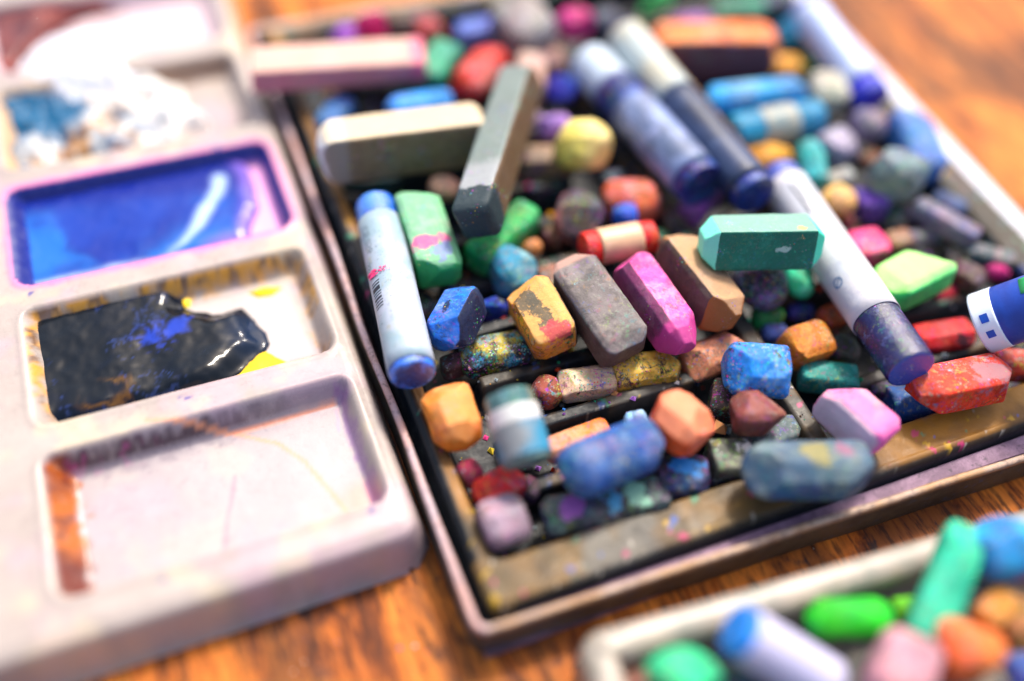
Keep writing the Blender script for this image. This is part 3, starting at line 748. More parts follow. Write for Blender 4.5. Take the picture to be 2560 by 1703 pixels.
pastel('emerald stub in the gap below the black flecked chunk', 1730, 735, 1800, 730, 56, .8, '#10804c', '#0a5a38', .3, e=('soft', 'soft'), **RD)
pastel('indigo stub beside the emerald one in the gap', 1815, 715, 1870, 722, 44, .8, '#2c3c8c', '#4048a0', .3, e=('soft', 'soft'), **RD)
pastel('small lilac blue stub left of the ochre orange stick', 1755, 765, 1810, 770, 44, .75, '#7080c8', '#9c90d0', .3, e=('soft', 'soft'), **RD)
pastel('ochre orange stick with green flecks above the light blue chunk', 1805, 818, 1905, 770, 112, 1.25, '#cc8238', '#dc9c58', .5, '#a85c28', .25, e=('soft', 'soft'), ch=.15, cuts=1, roll=10)
pastel('rusty orange stub behind the ochre orange stick', 1905, 700, 1925, 765, 66, .95, '#b86434', '#984c2c', .4, e=('soft', 'flat'))
pastel('light blue lumpy chunk with pink specks and a dimple', 1672, 845, 1806, 858, 128, 1.75, '#3c90e0', '#64a8ec', .5, '#2468b8', .2, e=('soft', 'flat'), ch=.25, cuts=3, speck=1.1, big=.06, sec='round', name='pastel_chunk', h=.95)
pastel('pale salmon round stick with grey smudges below the tan brown one', 1575, 852, 1718, 785, 92, 1.05, '#e0a084', '#c08068', .5, '#5c4c48', .35, e=('soft', 'ball'), speck=.6, **RD)
pastel('sandy yellow stick with dark smudges in the middle slot', 1408, 868, 1562, 842, 98, .98, '#e8c074', '#b08840', .4, '#3c4448', .45, e=('flat', 'soft'), ch=.18, speck=1.2, name='square_pastel')
pastel('pale pink cream stub with blue and yellow specks beside the sandy stick', 1285, 893, 1415, 872, 92, .98, '#f4d0b8', '#e0b0a8', .4, '#4c5c9c', .35, e=('soft', 'soft'), ch=.22, speck=1.4)
pastel('reddish brown stub with yellow and mint streaks beside the cream stub', 1228, 880, 1290, 928, 84, 1.0, '#84463c', '#a05a48', .4, '#c8b040', .25, e=('round', 'round'), ch=.2, speck=1.)
pastel('orange ochre faceted lump under the near end of the blue tipped wrapped stick', 1018, 868, 1068, 1050, 122, (1.55, 1.3), '#e88a30', '#f0a45c', .5, '#a85838', .15, e=('soft', 'ball'), ch=.24, cuts=3, jit=.05, name='pastel_chunk', speck=.2, zones=(('y', .35, .75, '#e88828', .6), ('nz', .5, .8, '#f0a868', .5)))
pastel('orange coral faceted ball in front of the middle divider', 1525, 905, 1605, 1035, 150, 1.95, '#ec6c3c', '#f08c6c', .5, '#c05034', .15, e=('soft', 'soft'), ch=.26, cuts=3, jit=.03, name='pastel_chunk', speck=.1, zones=(('nz', .4, .8, '#f49c74', .7),))
pastel('maroon brown pointed chunk right of the orange coral ball', 1685, 950, 1808, 950, 122, 1.7, '#7c4a44', '#a06a60', .45, '#a0605c', .15, e=('soft', 'point'), ch=.2, cuts=3, name='pastel_chunk', speck=.15)
pastel('dark speckled stub standing between the orange ball and the light blue chunk', 1678, 872, 1660, 970, 72, 1.0, '#3c3430', '#5c5048', .5, '#7a8048', .3, e=('soft', 'flat'), speck=1.5)
pastel('dark maroon stub in the shade under the near end of the blue tipped stick', 1035, 812, 1050, 872, 62, .85, '#4a3438', '#2c2428', .4, e=('soft', 'soft'))
pastel('rose pink tall block with a greyish top right of the vertical divider', 1918, 888, 2022, 1038, 128, (1.75, 1.75), '#e884bc', '#c8a0a8', .55, '#f09ccc', .2, e=('soft', 'soft'), ch=.12, cuts=2, h=.9, roll=-12, jit=.04, speck=.35, zones=(('y', .1, .5, '#ec5cb8', .9), ('nz', .5, .8, '#d898a8', .35), ('nx', .5, .8, '#d8ccd8', .8)))
pastel('teal green wedge left of the rose pink block', 1838, 860, 1968, 880, 82, .95, '#2c9088', '#4ca090', .4, '#1c5c5c', .3, e=('soft', 'flat'), ch=.14, cuts=1)
pastel('olive topped stub behind the teal green wedge', 1905, 850, 1965, 852, 44, .85, '#6c6430', '#847c48', .4, e=('soft', 'soft'))
pastel('deep blue stub lying on the tray floor left of the orange red block', 2040, 935, 2150, 925, 86, .78, '#1c5c9c', '#2c4c7c', .4, '#184070', .3, e=('flat', 'flat'), **RD)
pastel('orange red faceted block resting on the ochre tray rim', 2098, 912, 2325, 860, 122, (1.68, 1.68), '#e45a30', '#d87050', .4, '#8c7c90', .35, e=('hip', 'hip'), ch=.14, cuts=1, roll=-10, speck=.5, h=.85, zones=(('blob', (.1, .5, .5), .24, '#a07078', (1, .7, .5)),))
pastel('coral red crumbly stick behind the orange red block', 2290, 835, 2390, 850, 84, 1.1, '#c4503c', '#d87058', .5, '#5c3c3c', .4, e=('soft', 'flat'), ch=.18, speck=1.)
pastel('crimson red stub with a dark smudge left of the white and blue wrapped stick', 2098, 790, 2232, 768, 88, 1.0, '#c0282c', '#d04a4c', .4, '#4c2430', .2, e=('soft', 'soft'), ch=.2, speck=.15, zones=(('blob', (.3, .35, .2), .16, '#3c2430'),))
pastel('deep crimson stub under the lime green block', 2140, 688, 2195, 665, 48, .9, '#a0183c', '#701428', .3, e=('flat', 'soft'), **RD)
pastel('maroon dark stub right of the lime green block', 2195, 610, 2250, 672, 74, 1.15, '#4c3436', '#6c4a50', .4, e=('soft', 'soft'))
pastel('small hot pink stub above the white and blue wrapped stick', 2268, 628, 2322, 618, 44, 1.1, '#dc4c90', '#c03c70', .3, e=('ball', 'soft'), **RD)
pastel('dull brown stub with an orange tinge behind the lime green block', 2035, 570, 2100, 545, 62, 1.1, '#8c6a54', '#a08070', .4, '#5c4c48', .3, e=('soft', 'soft'))
pastel('mauve slate stick lying behind the lime green block', 2085, 555, 2180, 535, 44, 1.1, '#6c6480', '#9c7c90', .4, e=('soft', 'soft'), **RD)
pastel('grey teal stick with a pinkish near end by the right tray wall', 2215, 575, 2330, 610, 56, 1.2, '#3c5c64', '#a8888c', .4, '#5c3c44', .3, e=('soft', 'soft'))
pastel('long pinkish slate stick slanting towards the right tray wall', 2110, 465, 2245, 560, 60, 1.5, '#6c6c84', '#a88890', .5, '#3c5c94', .35, e=('soft', 'soft'))
pastel('dark blue slate stub above the slanting pinkish slate stick', 2150, 445, 2215, 500, 52, 1.1, '#3c4c74', '#2c3c5c', .4, e=('soft', 'soft'))
pastel('big dark slate stick in the shade below the large slate chunk', 2030, 520, 2130, 500, 78, .95, '#26323c', '#32485c', .4, e=('soft', 'soft'))

# --- front of the tray, out of focus
pastel('lilac grey block standing in the front left corner slot', 1140, 1130, 1178, 1270, 112, (1.3, 1.1), '#a08c98', '#8c7c8c', .5, '#b05080', .2, e=('soft', 'soft'), ch=.15, cuts=1, vox=.055)
pastel('bright red stub behind the lilac grey block', 1100, 1165, 1200, 1090, 96, .95, '#cc3038', '#a02c38', .35, e=('soft', 'soft'))
pastel('dark crimson stub against the left wall of the tray', 1062, 1110, 1105, 1070, 70, .95, '#90184c', '#701440', .3, e=('soft', 'soft'), **RD)
pastel('orange peach crumbly stick behind the big blue stick', 1255, 1045, 1400, 985, 72, 1.0, '#e08a58', '#d89c80', .5, '#a86040', .3, e=('soft', 'soft'), ch=.2)
pastel('big blurred cobalt blue stick with a rounded near end', 1288, 1112, 1505, 1005, 136, (1.9, 1.8), '#2c5c9c', '#6c80a4', .5, '#1c4c90', .3, e=('ball', 'flat'), **RD)
pastel('pale sky blue stub behind the big blurred blue stick', 1440, 985, 1490, 965, 62, 1.3, '#8cb4d8', '#a8c4dc', .4, e=('soft', 'soft'))
pastel('grey slate stick below the maroon brown chunk', 1715, 1030, 1835, 985, 82, .95, '#5c6a6c', '#7c8884', .4, '#4c4c50', .3, e=('soft', 'soft'))
pastel('dark olive chunk with white smears left of the slate blue stick', 1632, 1070, 1728, 1058, 116, 1.0, '#40423c', '#8a8a80', .35, '#d8d8d0', .25, e=('flat', 'flat'), ch=.12, zones=(('blob', (-.1, .3, .4), .18, '#dcd8d4'),))
pastel('blue black chunk with bright blue and pink smears in the front slot', 1508, 1105, 1628, 1100, 120, .98, '#22283c', '#2c5c9c', .4, '#7c4c7c', .3, e=('flat', 'soft'), ch=.14, zones=(('blob', (-.1, .1, .4), .18, '#2c8cdc', (1, .6, 1)),))
pastel('charcoal stick with mint and light blue patches lying in the front slot', 1250, 1205, 1540, 1135, 114, .98, '#2c3036', '#5c6c70', .4, '#94b8a0', .25, e=('soft', 'round'), ch=.2, zones=(('blob', (0, .5, .4), .25, '#94c8ac'), ('blob', (0, .1, .4), .2, '#4c9cc8'), ('blob', (0, -.7, .4), .2, '#a85cb0')))
pastel('large slate blue round stick lying over the front rim', 1712, 1085, 1998, 1082, 138, 1.85, '#2c4c74', '#8a9898', .55, '#b09848', .15, e=('ball', 'soft'), speck=.4, **RD, zones=(('nz', .3, .8, '#64787c', .4), ('blob', (-.1, .1, .5), .25, '#8c8450'), ('blob', (-.2, .6, .5), .15, '#8c5c74')))

# --- back of the tray
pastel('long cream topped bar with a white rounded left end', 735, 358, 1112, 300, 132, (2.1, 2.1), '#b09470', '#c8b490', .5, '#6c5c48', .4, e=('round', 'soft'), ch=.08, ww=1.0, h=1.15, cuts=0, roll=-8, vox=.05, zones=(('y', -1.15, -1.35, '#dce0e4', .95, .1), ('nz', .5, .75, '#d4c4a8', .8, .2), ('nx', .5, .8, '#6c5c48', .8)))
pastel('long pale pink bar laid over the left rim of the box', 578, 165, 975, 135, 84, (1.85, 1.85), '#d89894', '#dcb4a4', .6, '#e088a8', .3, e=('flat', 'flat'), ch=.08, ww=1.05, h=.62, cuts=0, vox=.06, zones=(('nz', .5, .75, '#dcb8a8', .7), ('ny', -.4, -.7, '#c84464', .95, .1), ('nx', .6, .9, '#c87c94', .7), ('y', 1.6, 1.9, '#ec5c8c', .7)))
pastel('magenta round ball shaped stub at the back left', 860, 20, 862, 105, 92, 1.9, '#ec1888', '#e04090', .2, e=('ball', 'ball'), **RD)
pastel('purple stub left of the magenta ball', 765, 95, 820, 78, 62, 1.4, '#8c50b8', '#b070c8', .3, e=('ball', 'soft'), **RD)
pastel('jade green square stick leaning near the pale pink bar', 1035, 92, 982, 215, 82, (1.6, 1.4), '#2c9878', '#6cc89c', .4, e=('soft', 'flat'))
pastel('coral red stick with a pale pink top right of the jade green stick', 1145, 105, 1055, 238, 86, (1.6, 1.5), '#e8503c', '#e8a098', .4, e=('soft', 'ball'), **RD)
pastel('brick red stub behind the jade green stick', 960, 90, 1020, 55, 74, 1.2, '#9c4038', '#c05c4c', .35, e=('soft', 'soft'))
pastel('maroon dark stick at the back behind the magenta ball', 890, 70, 990, 40, 74, .95, '#4c3434', '#6c4a4c', .4, e=('soft', 'soft'))
pastel('periwinkle blue stub at the back left of the big grey bar', 1050, 88, 1140, 62, 66, 1.5, '#7080cc', '#94a0dc', .4, e=('soft', 'soft'))
pastel('sky blue round stub behind the cream topped bar', 890, 262, 1040, 235, 74, 1.6, '#3c94e4', '#68b0f0', .4, e=('ball', 'soft'), **RD)
pastel('dusty blue stick standing behind the left end of the cream bar', 795, 222, 748, 320, 66, 1.1, '#3c6cac', '#5c88bc', .4, '#303c5c', .3, e=('soft', 'flat'))
pastel('charcoal stick below the pale pink bar', 820, 215, 940, 205, 62, .85, '#20242e', '#2c3442', .4, e=('soft', 'soft'))
pastel('dark green stub under the near side of the cream bar', 790, 420, 920, 418, 60, .75, '#103c2c', '#1c5840', .4, e=('soft', 'soft'))
pastel('royal blue round stub between the broken bar and the wrapped sticks', 1290, 165, 1290, 250, 84, 1.4, '#3448c0', '#5060cc', .3, e=('ball', 'ball'), **RD)
pastel('pinkish beige stick right behind the long broken bar', 1225, 120, 1215, 240, 70, 1.5, '#c8a89c', '#d8b8b0', .4, '#8c7c70', .3, e=('soft', 'soft'))
pastel('big grey mauve block at the far end of the broken bar', 1170, 0, 1235, 150, 130, (1.7, 1.6), '#8c8484', '#a098a0', .5, '#7c7c6c', .3, e=('soft', 'soft'))
pastel('rusty grey stub between the mauve block and the royal blue stub', 1262, 90, 1275, 180, 56, 1.3, '#94706c', '#a88480', .4, e=('soft', 'soft'))
pastel('bright pink ball at the back centre', 1325, 5, 1325, 105, 104, 1.9, '#f04898', '#f470b0', .3, e=('ball', 'ball'), **RD)
pastel('lilac stub peeking out left of the pale yellow ball', 1240, 300, 1310, 285, 58, 1.4, '#b088d8', '#c8a0e0', .3, e=('soft', 'soft'), **RD)
pastel('pale yellow club shaped stick with a round near end', 1275, 335, 1405, 335, 122, 1.75, '#fcdc8c', '#fce8b4', .4, '#ecc070', .1, speck=.0, e=('round', 'ball'), **RD, zones=(('y', -.2, .1, '#f8dc90', .6),))
pastel('grey brown bar lying below the pale yellow stick', 1195, 375, 1330, 370, 82, 1.2, '#8c7464', '#a08878', .4, '#5c5048', .3, e=('soft', 'soft'))
pastel('dark plum stick behind the pale yellow stick', 1185, 300, 1270, 318, 62, 1.0, '#4c3c44', '#604c54', .4, e=('soft', 'soft'))
pastel('bright green ball at the top edge', 1510, -40, 1512, 45, 112, 1.8, '#5cdc80', '#88e8a0', .4, e=('ball', 'ball'), **RD)
pastel('dark slate stub between the pink ball and the wrapped sticks', 1385, 20, 1400, 90, 66, 1.2, '#3c4458', '#545c70', .4, e=('soft', 'soft'))
pastel('purple stub behind the orange bar', 1545, 70, 1640, 52, 56, 1.4, '#7c3c98', '#944cb0', .4, e=('soft', 'soft'), **RD)
pastel('sage green stick at the back right of the green ball', 1640, 35, 1760, 15, 58, 1.5, '#4c8c74', '#6ca890', .4, e=('soft', 'soft'))
pastel('big orange bar with a dark plum front side', 1505, 128, 1785, 118, 128, (1.9, 1.9), '#e88450', '#f0a07c', .5, '#5c3040', .12, e=('soft', 'round'), ch=.1, ww=1.15, h=1.15, vox=.055, zones=(('nx', .5, .75, '#4a2a3c', .95, .15),), roll=-5)
pastel('cyan blue ball right of the orange bar', 1822, 32, 1822, 118, 92, 1.7, '#14a4cc', '#30b8e0', .3, e=('ball', 'ball'), **RD)
pastel('amber yellow stub below the right end of the orange bar', 1745, 165, 1845, 155, 66, 1.3, '#f4a438', '#f4c060', .4, e=('soft', 'ball'), **RD)
pastel('green stub beside the amber yellow stub', 1835, 140, 1875, 165, 50, 1.1, '#189c50', '#2cb068', .3, e=('soft', 'soft'))
pastel('bright cyan stick with a light blue right half', 1615, 238, 1845, 205, 74, 1.75, '#28a0dc', '#84b8dc', .5, '#1888c8', .2, e=('ball', 'soft'), **RD)
pastel('navy stick in the shade below the orange bar', 1590, 200, 1720, 188, 62, .95, '#2c2c48', '#3c3858', .4, e=('soft', 'soft'))
pastel('apricot yellow stub left of the purple ended wrapped stick', 1722, 385, 1812, 348, 72, 1.35, '#f0a83c', '#f4c070', .4, e=('soft', 'soft'), **RD)
pastel('turquoise stick pointing at the white wrapped stick', 1868, 315, 1872, 440, 60, (1.6, 1.5), '#54b8bc', '#88d0cc', .45, e=('soft', 'soft'), **RD)
pastel('small apricot stub right of the turquoise stick', 1890, 350, 1912, 335, 46, 1.3, '#e4a468', '#d89860', .3, e=('ball', 'soft'), **RD)
pastel('cream grey upright stub right of the cyan stick', 1900, 162, 1908, 268, 82, 1.6, '#ccc8b8', '#d8d8d0', .4, '#a0a498', .3, e=('soft', 'soft'), ch=.2)
pastel('lilac grey faceted stub left of the large slate chunk', 1905, 300, 1950, 385, 82, 1.4, '#a098b0', '#b8b0c4', .5, '#686478', .3, e=('soft', 'soft'), cuts=2)
pastel('mauve grey stub at the near end of the far right wrapped stick', 1990, 245, 2005, 340, 84, 1.6, '#80748c', '#a09494', .5, '#4c4468', .3, e=('soft', 'ball'), **RD)
pastel('cornflower blue tall stick by the right wall', 2090, 245, 2122, 430, 90, (1.7, 1.5), '#4c78bc', '#7c9cd0', .5, '#2c3c94', .25, e=('soft', 'soft'))
pastel('large slate grey chunk with a coral smudge', 2052, 335, 2075, 478, 134, 1.75, '#6c8088', '#98a498', .5, '#c07c78', .15, e=('soft', 'round'), ch=.2, cuts=2)
pastel('violet stick below the large slate grey chunk', 1988, 420, 2010, 515, 78, 1.2, '#6c50a8', '#8468bc', .4, '#3c3464', .2, e=('soft', 'soft'), ch=.2)
pastel('lemon and peach stub above the hot pink chunk', 1912, 425, 1950, 505, 78, 1.45, '#ecc474', '#f0b088', .45, '#a0c070', .2, e=('soft', 'ball'), **RD)
pastel('pale grey stub above the lemon and peach stub', 1898, 425, 1962, 400, 50, 1.45, '#a8aca8', '#c4c8c0', .4, '#7c7c50', .3, e=('soft', 'soft'))
pastel('wine red sliver between the lemon stub and the hot pink chunk', 1935, 512, 1965, 515, 40, 1.0, '#8c1c3c', '#6c1830', .3, e=('soft', 'soft'))
pastel('lilac purple wedge at the near end of the blue wrapped stick', 1640, 425, 1578, 512, 72, 1.2, '#a070b8', '#b488c8', .4, '#5c3c74', .3, e=('soft', 'soft'))
pastel('dark rust stub behind the large slate chunk', 2020, 350, 1985, 395, 50, 1.2, '#6c3428', '#5c2c28', .3, e=('soft', 'soft'))
pastel('dark navy block at the back right corner of the heap', 1740, 25, 1830, 5, 76, 1.2, '#28344c', '#34405c', .4, e=('soft', 'soft'))
pastel('navy stub behind the far right wrapped stick', 1868, 115, 1905, 160, 54, 1.1, '#2c3054', '#44487c', .4, e=('soft', 'soft'))
pastel('dark green stub in the shade left of the deep green stick', 1090, 520, 1120, 560, 60, .8, '#0c4030', '#14583c', .4, e=('soft', 'soft'))
pastel('black stick deep in the gap right of the broken bar', 1210, 440, 1300, 430, 80, .75, '#14181e', '#1c242c', .4, e=('soft', 'soft'))
pastel('charcoal stub deep below the light green square stick', 960, 690, 1000, 740, 70, .75, '#16202c', '#20304c', .4, e=('soft', 'soft'))

pastel('slate blue stub in the shade left of the salmon coral stick', 1395, 395, 1420, 440, 58, 1.0, '#384458', '#4c5c78', .4, e=('soft', 'soft'))
pastel('plum stub wedged under the lilac wedge and the blue wrapped stick', 1540, 480, 1575, 525, 62, .95, '#5c2c50', '#7c4468', .4, e=('soft', 'soft'))
pastel('brown stub left of the red ended stub', 1255, 530, 1300, 565, 58, .9, '#6c4c38', '#8c6c54', .4, e=('soft', 'soft'))
pastel('indigo stick in the gap under the bright pink stick', 1490, 700, 1530, 770, 58, .8, '#2c3468', '#44508c', .4, e=('soft', 'soft'))
pastel('dark green stub left of the lilac purple wedge', 1490, 545, 1535, 560, 50, .9, '#1c5c44', '#2c7c5c', .4, e=('soft', 'soft'))
pastel('olive grey stub between the ochre stick and the white wrapped stick', 1915, 790, 1970, 830, 76, .95, '#4c5448', '#6c7464', .4, e=('soft', 'soft'))
pastel('charcoal stub below the near end of the white wrapped stick', 2000, 895, 2080, 905, 60, .75, '#20262c', '#303c44', .4, e=('soft', 'soft'))
pastel('black slate stick between the red stub and the orange red block', 2060, 845, 2180, 815, 50, .75, '#1c2226', '#303a3c', .4, e=('soft', 'soft'))
pastel('brown slate stub right of the mauve slate stick', 2180, 545, 2225, 560, 48, 1.0, '#5c4844', '#7c6460', .4, e=('soft', 'soft'))
pastel('teal slate stub by the foot of the right tray wall', 2270, 555, 2320, 560, 44, .9, '#2c4c54', '#446870', .4, e=('soft', 'soft'))
pastel('plum black stub in the dark corner above the lilac grey block', 1190, 1105, 1240, 1150, 64, .8, '#2c2028', '#4c3440', .4, e=('soft', 'soft'))
pastel('small rust stub between the reddish brown stub and the upright leaning stick', 1205, 1010, 1245, 1060, 50, .8, '#7c4c34', '#9c6c4c', .4, e=('soft', 'soft'))
pastel('navy stub under the big blurred blue stick', 1400, 1120, 1470, 1110, 70, .8, '#1c2848', '#2c4474', .4, e=('soft', 'soft'))
pastel('grey green stub above the sky blue round stub', 905, 195, 960, 215, 50, 1.1, '#3c5450', '#58706c', .4, e=('soft', 'soft'))
pastel('mauve stub left of the lilac stub behind the broken bar', 1205, 265, 1245, 290, 50, 1.2, '#6c5468', '#8c7488', .4, e=('soft', 'soft'))

# --- the long broken bar (dark green core showing at the chipped near end)
o, M3, C, L, W = pastel('long broken bar with dusty grey top, brown right side and chipped dark green end', 1205, 150, 1092, 545, 122, (2.3, 2.55), '#74848a', '#94a0a4', .6, '#8a6a44', .2, e=('flat', 'soft'), ch=.05, cuts=1, ww=.82, h=1.05, jit=.015, roll=24, fine=.012, zones=(('nz', .5, .75, '#78847f', .85, .2), ('y', .9, 1.4, '#b4b4bc', .5), ('nx', -.5, -.75, '#5c4224', .95, .15), ('y', 1.9, 2.0, '#1c3038', .97, .9), ('blob', (-.42, 2.0, .5), .08, '#e0b060')))

# ------------------------------------------------------------------ wrapped round oil pastels
WHITE = paper_mat('#f0eef4', '#e2e8f4', '#d4d4e4', .12)
ink = flat_mat('printing_ink', '#2c3440', .5); greyink = flat_mat('pale_ink', '#8296a0', .5); blueink = flat_mat('blue_ink', '#1450c0', .45)
dirty = paper_mat('#b4bccc', '#88a8b4', '#a8a484', .9)
root, r, L = wrapped('blue wrapped stick with a barcode, dirty white paper and a glossy bare blue far end', 862, 440, 952, 895, 106, (1.75, 1.85), '#3c7cdc',
    [(.13, .965, dirty)], corekw=dict(d1='#5c9cf0', a1=.5, d2='#2c58b8', rough=.3, speck=.1, spec=1.0, zones=(('blob', (0, 3.4, 0), .34, '#10246c', (1, .2, 1)),)))
bars = []
yy = .10 * L - .35
for k, wd in enumerate((.02, .03, .10, .02, .02, .05, .02, .03, .02)):
    bars.append(patch_on(r, 22, 52 - k % 3, yy, yy + wd)); yy += wd + .045
from_bm('barcode', join_bm(bars), ink, root, smooth=False)
from_bm('printed_number', join_bm([text_on(r, 'CE 056', .26, 52, -.42 * L + .55, along=1, flip=1), text_on(r, 'SS', .24, 34, -.10 * L, along=1, flip=1)]), greyink, root, smooth=False)
smear = flat_mat('pink_smear', '#f04888', .6)
sm = []
for k in range(70):
    a = R0.uniform(14, 84) if k % 2 else R0.uniform(14, 50); y0 = .02 * L - .22 + R0.uniform(-.07, .07) + (a - 22) * .001; q = R0.uniform(.010, .05) * (1.45 - a / 75)
    sm.append(patch_on(r + .003 + .0004 * k, a, a + q / r * 57 * 1.6, y0, y0 + q))
from_bm('pink_smear', join_bm(sm), smear, root, smooth=False)

white_clean = paper_mat('#cfccd0', '#c0c6d4', '#b0b0c4', .15)
root, r, L = wrapped('white wrapped stick with a dark purple blue near end and small black print', 1800, 375, 2080, 880, 112, (1.6, 2.2), '#0c1450',
    [(.075, .775, white_clean)], corekw=dict(d1='#24286c', a1=.5, d2='#4c5ca0', a2=.3, rough=.25, speck=.15, spec=.8, zones=(('ny', .7, .9, '#1450b4', .95, .1), ('y', -.7, -.9, '#4c5cc4', .8))))
from_bm('printed_name', join_bm([patch_on(r, 63, 70, -.36 * L, -.19 * L), text_on(r, 'crayons', .20, 86, -.35 * L, along=1, flip=1), patch_on(r, 96, 102, -.16 * L, -.145 * L)]), ink, root, smooth=False)
from_bm('printed_symbol', text_on(r, '\u00d8', .34, 40, .10 * L, along=1, flip=1), flat_mat('faded_blue_ink', '#6c88b0'), root, smooth=False)

slate_paper = paper_mat('#8496c4', '#3c4a60', '#a8a8d0', .7)
root, r, L = wrapped('blurred blue wrapped stick with pale lilac paper patches, left of the ochre edged one', 1360, 112, 1608, 462, 112, (1.7, 2.0), '#1c2c6c',
    [(.42, .93, slate_paper)], corekw=dict(d1='#3c6cd4', a1=.6, d2='#101c40', a2=.3, zones=(('y', -1.2, -1.5, '#c4d4e4', .9),)))
navy_paper = paper_mat('#2c3c60', '#18223c', '#485c84', .5)
cream_paper = paper_mat('#b0bcbc', '#c4b898', '#7c949c', .5)
warm_lit_paper = paper_mat('#d8ac80', '#c89c74', '#b08c70', .2)
root, r, L = wrapped('blurred long wrapped stick with cream far half, navy near half and warm lit right edge painted ochre', 1440, 52, 1730, 482, 102, (2.0, 2.2), '#14408c',
    [(.02, .44, cream_paper), (.445, .955, navy_paper)], corekw=dict(speck=.1))
from_bm('painted_lit_edge', patch_on(r + .01, 128, 172, -.46 * L, .44 * L), warm_lit_paper, root)  # ochre strip paints warm sunlight along the right edge
pale_blue = paper_mat('#b8c8ec', '#a4b8e4', '#d4d4e8', .1)
root, r, L = wrapped('far pale blue wrapped stick leaning along the right wall with a royal blue near end', 1862, -10, 1998, 262, 88, (2.0, 1.7), '#2c48c8', [(.05, .84, pale_blue)], corekw=dict(speck=.1))
tealp = paper_mat('#b0a898', '#5c8894', '#4c5c64', .4)
root, r, L = wrapped('short teal wrapped stick with a grey paper band left of the cream grey stub', 1680, 318, 1884, 262, 92, 1.5, '#1490b4', [(.3, .68, tealp)], corekw=dict(d1='#0c6c98', a1=.4, speck=.1))
redp = paper_mat('#d8b08c', '#b8987c', '#c8b0a8', .5)
root, r, L = wrapped('short stub with red ends and a dusty peach paper band above the grey brown stick', 1340, 582, 1506, 538, 84, 1.8, '#e04438', [(.2, .78, redp)], corekw=dict(d1='#ec7850', a1=.4, speck=.2))
tealb = paper_mat('#2c84a8', '#8c8078', '#4c5c64', .3); whb = paper_mat('#d4ccd0', '#c8ccc8', '#b0b4b4', .2)
root, r, L = wrapped('upright leaning stick with white band and teal lower half in the front left slots', 1172, 876, 1212, 1095, 122, (2.3, 1.9), '#5c8084',
    [(.24, .47, whb), (.475, .93, tealb)], corekw=dict(d1='#8ca49c', a1=.4, zones=(('y', .7, .85, '#24262c', .95, .1), ('nx', -.5, -.8, '#8c8460', .7))))
deepb = paper_mat('#1c3c9c', '#1c4cb8', '#4458a8', .1); whiteb = paper_mat('#e8f0fc', '#dce8fc', '#f4e8ec', .0)
P0, P1 = P(2258, 745, 2.0), P(2480, 668, 3.3)
M3 = frame(P0, P1); r = .62; L = 6.8
root = empty('wrapped_oil_pastel', (0, 0, 0)); root.matrix_world = Matrix.Translation((P0 + (P1 - P0).normalized() * L / 2) * CM) @ M3.to_4x4()
from_bm('pastel_core', tube_bm(r - .02, -L / 2 + .02, L / 2, rim=.06), pastel_mat('#2c5cc8'), root)
from_bm('paper_wrapper', tube_bm(r, -L / 2, L / 2 - .6, thick=.018), deepb, root)
from_bm('white_band', tube_bm(r + .008, -L / 2 - .01, -L / 2 + .42, thick=.016), whiteb, root)
from_bm('printed_mark', join_bm([patch_on(r + .009, 50, 66, -L / 2 + .14, -L / 2 + .29), patch_on(r + .009, 20, 34, -L / 2 + .14, -L / 2 + .29)]), blueink, root, smooth=False)
from_bm('green_patch', patch_on(r + .004, 78, 118, -L / 2 + .98, -L / 2 + 1.3), flat_mat('green_print', '#38c070'), root)
tag(root, 'wrapped blue stick with a white band and blue square mark at the right edge', 'oil pastel', GRP)

# ------------------------------------------------------------------ pastels in the near box
G2 = 'pastels in the near box'
pastel('mint green round stub nearest the left end of the near box', 1600, 1470, 1560, 1620, 190, (2.0, 1.7), '#4cc890', '#80e0ac', .4, '#3cb478', .2, e=('ball', 'soft'), group=G2, speck=.35, vox=.06, **RD)
root, r, L = wrapped('lilac wrapped stick with a bright blue end in the near box', 1700, 1432, 1900, 1590, 128, (2.3, 1.5), '#1c94f4', [(.09, .97, paper_mat('#c0bcdc', '#b0b0d4', '#d0cce4', .05))], group=G2, corekw=dict(speck=.0, a1=0., a2=0.))
pastel('bright green oval stub in the near box', 1855, 1425, 2052, 1420, 92, 1.6, '#0cc038', '#30d85c', .4, '#0c9c30', .1, e=('ball', 'ball'), group=G2, speck=.35, vox=.06, sec='round', name='round_pastel', h=.95)
pastel('lime stub between the oval green and the long teal stick', 2055, 1405, 2125, 1395, 56, 1.3, '#68b834', '#80c850', .3, e=('soft', 'soft'), group=G2, vox=.06, **RD)
pastel('long jade teal stick rising towards the cyan ball', 2242, 1200, 2112, 1490, 104, (2.4, 1.9), '#34b894', '#48c8a8', .4, '#2c9c84', .2, e=('soft', 'soft'), group=G2, speck=.35, vox=.06)
pastel('cyan blue big round stub in the near box', 2305, 1172, 2312, 1345, 160, 2.4, '#0c90c8', '#14a8d8', .3, '#1068a8', .3, e=('ball', 'soft'), group=G2, speck=.35, vox=.06, **RD)
pastel('crimson stub below the cyan round stub', 2275, 1320, 2370, 1310, 60, 1.6, '#901c50', '#74143c', .3, e=('soft', 'soft'), group=G2, vox=.06, **RD)
pastel('dusty pink thick stick at the bottom edge', 2120, 1450, 2030, 1640, 150, (2.2, 1.9), '#dca8b0', '#d49cac', .4, e=('soft', 'soft'), group=G2, speck=.35, vox=.06)
pastel('orange big lumpy chunk at the lower right', 2215, 1400, 2225, 1580, 150, 2.0, '#ec7424', '#f08c44', .4, '#d85c1c', .2, e=('round', 'soft'), ch=.2, cuts=2, group=G2, speck=.35, vox=.06, name='pastel_chunk')
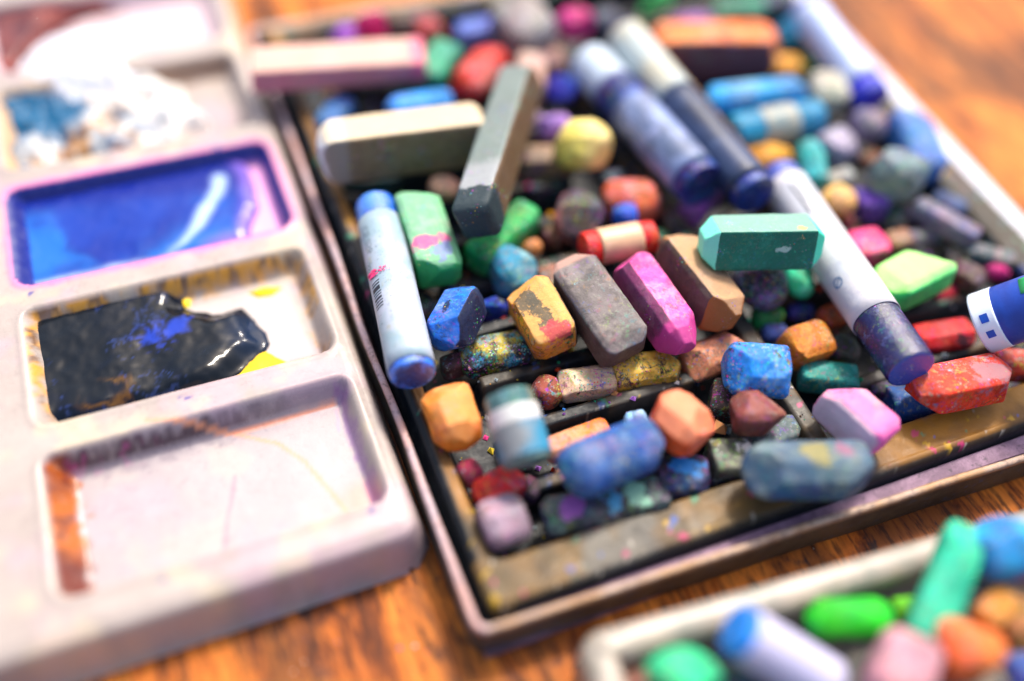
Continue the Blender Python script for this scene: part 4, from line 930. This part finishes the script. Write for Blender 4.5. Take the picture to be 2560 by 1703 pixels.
pastel('amber stick behind the orange lumpy chunk', 2250, 1440, 2330, 1360, 82, 2.0, '#e09838', '#c88440', .4, e=('soft', 'soft'), group=G2, vox=.06)
pastel('brown ochre stick at the right edge of the near box', 2330, 1360, 2345, 1500, 96, 1.8, '#a06a3c', '#b47c48', .4, e=('soft', 'soft'), group=G2, vox=.06)
pastel('deep blue stub at the bottom right corner', 2350, 1500, 2360, 1600, 80, 1.9, '#1c4c98', '#2c60b0', .3, e=('soft', 'soft'), group=G2, vox=.06, **RD)
pastel('brown red bar along the left inside wall of the near box', 1500, 1500, 1440, 1600, 70, .9, '#7c4c44', '#94645c', .4, e=('soft', 'soft'), group=G2, vox=.06)
pastel('dark navy stick lying below the lilac wrapped stick', 1640, 1560, 1850, 1620, 80, 1.0, '#343854', '#4c5074', .4, e=('soft', 'soft'), group=G2, vox=.06)

# ------------------------------------------------------------------ loose crumbs of pigment
def crumbs(label, n, area, zf, sizes, hues, seed):
    rr = random.Random(seed); V, F, C = [], [], []
    for _ in range(n):
        x, y = area(rr)
        if x is None: continue
        z = zf(x, y); r = rr.choice(sizes) * rr.uniform(.6, 1.5); c = lin(rr.choice(hues)); b = len(V)
        for p in ((1, 0, 0), (-1, 0, 0), (0, 1, 0), (0, -1, 0), (0, 0, 1), (0, 0, -.4)):
            V.append(tuple((q + p_ * r * rr.uniform(.6, 1.3)) * CM for q, p_ in zip((x, y, z + r * .3), p))); C.append((*c, 1))
        for f in ((0, 2, 4), (2, 1, 4), (1, 3, 4), (3, 0, 4), (2, 0, 5), (1, 2, 5), (3, 1, 5), (0, 3, 5)): F.append(tuple(b + k for k in f))
    me = bpy.data.meshes.new('pigment_crumbs'); me.from_pydata(V, [], F); me.update()
    at = me.color_attributes.new('stain', 'FLOAT_COLOR', 'POINT'); at.data.foreach_set('color', [c for t in C for c in t])
    o = link('pigment_crumbs', me, CR, None, smooth=False); tag(o, label, 'crumbs', None, 'stuff')
CR = stain_mat('chalk_crumbs', rough=.8, bumps=.1, spec=.15, grain=0., pale=0.)
HU = ['#d83c84', '#f0e8e0', '#e8a020', '#3c84dc', '#30a878', '#d84828', '#9460b8', '#e8d040', '#2c3440', '#c08858', '#90a0a8', '#1c2028', '#7c6450', '#483c38']
crumbs('tiny coloured pigment crumbs and dust scattered over the black tray', 2600, lambda r: (r.uniform(-2.0, 11.5), r.uniform(-4.25, 10.8)), tray_h, (.012, .018, .03, .05), HU, 5)
crumbs('larger broken pastel bits lying in the tray slots between the sticks', 260, lambda r: (r.uniform(-1.9, 11.5), r.uniform(-4.2, 10.5)), tray_h, (.06, .09, .13), HU + HU[8:] * 3, 6)
crumbs('specks of pigment dropped on the wooden table', 500, lambda r: (r.uniform(-9, 16), r.uniform(-9, 12)), lambda x, y: .0, (.012, .02, .035), ['#f0e8e0', '#d8d0c8', '#3c5c9c', '#b84070', '#1c2028'], 8)
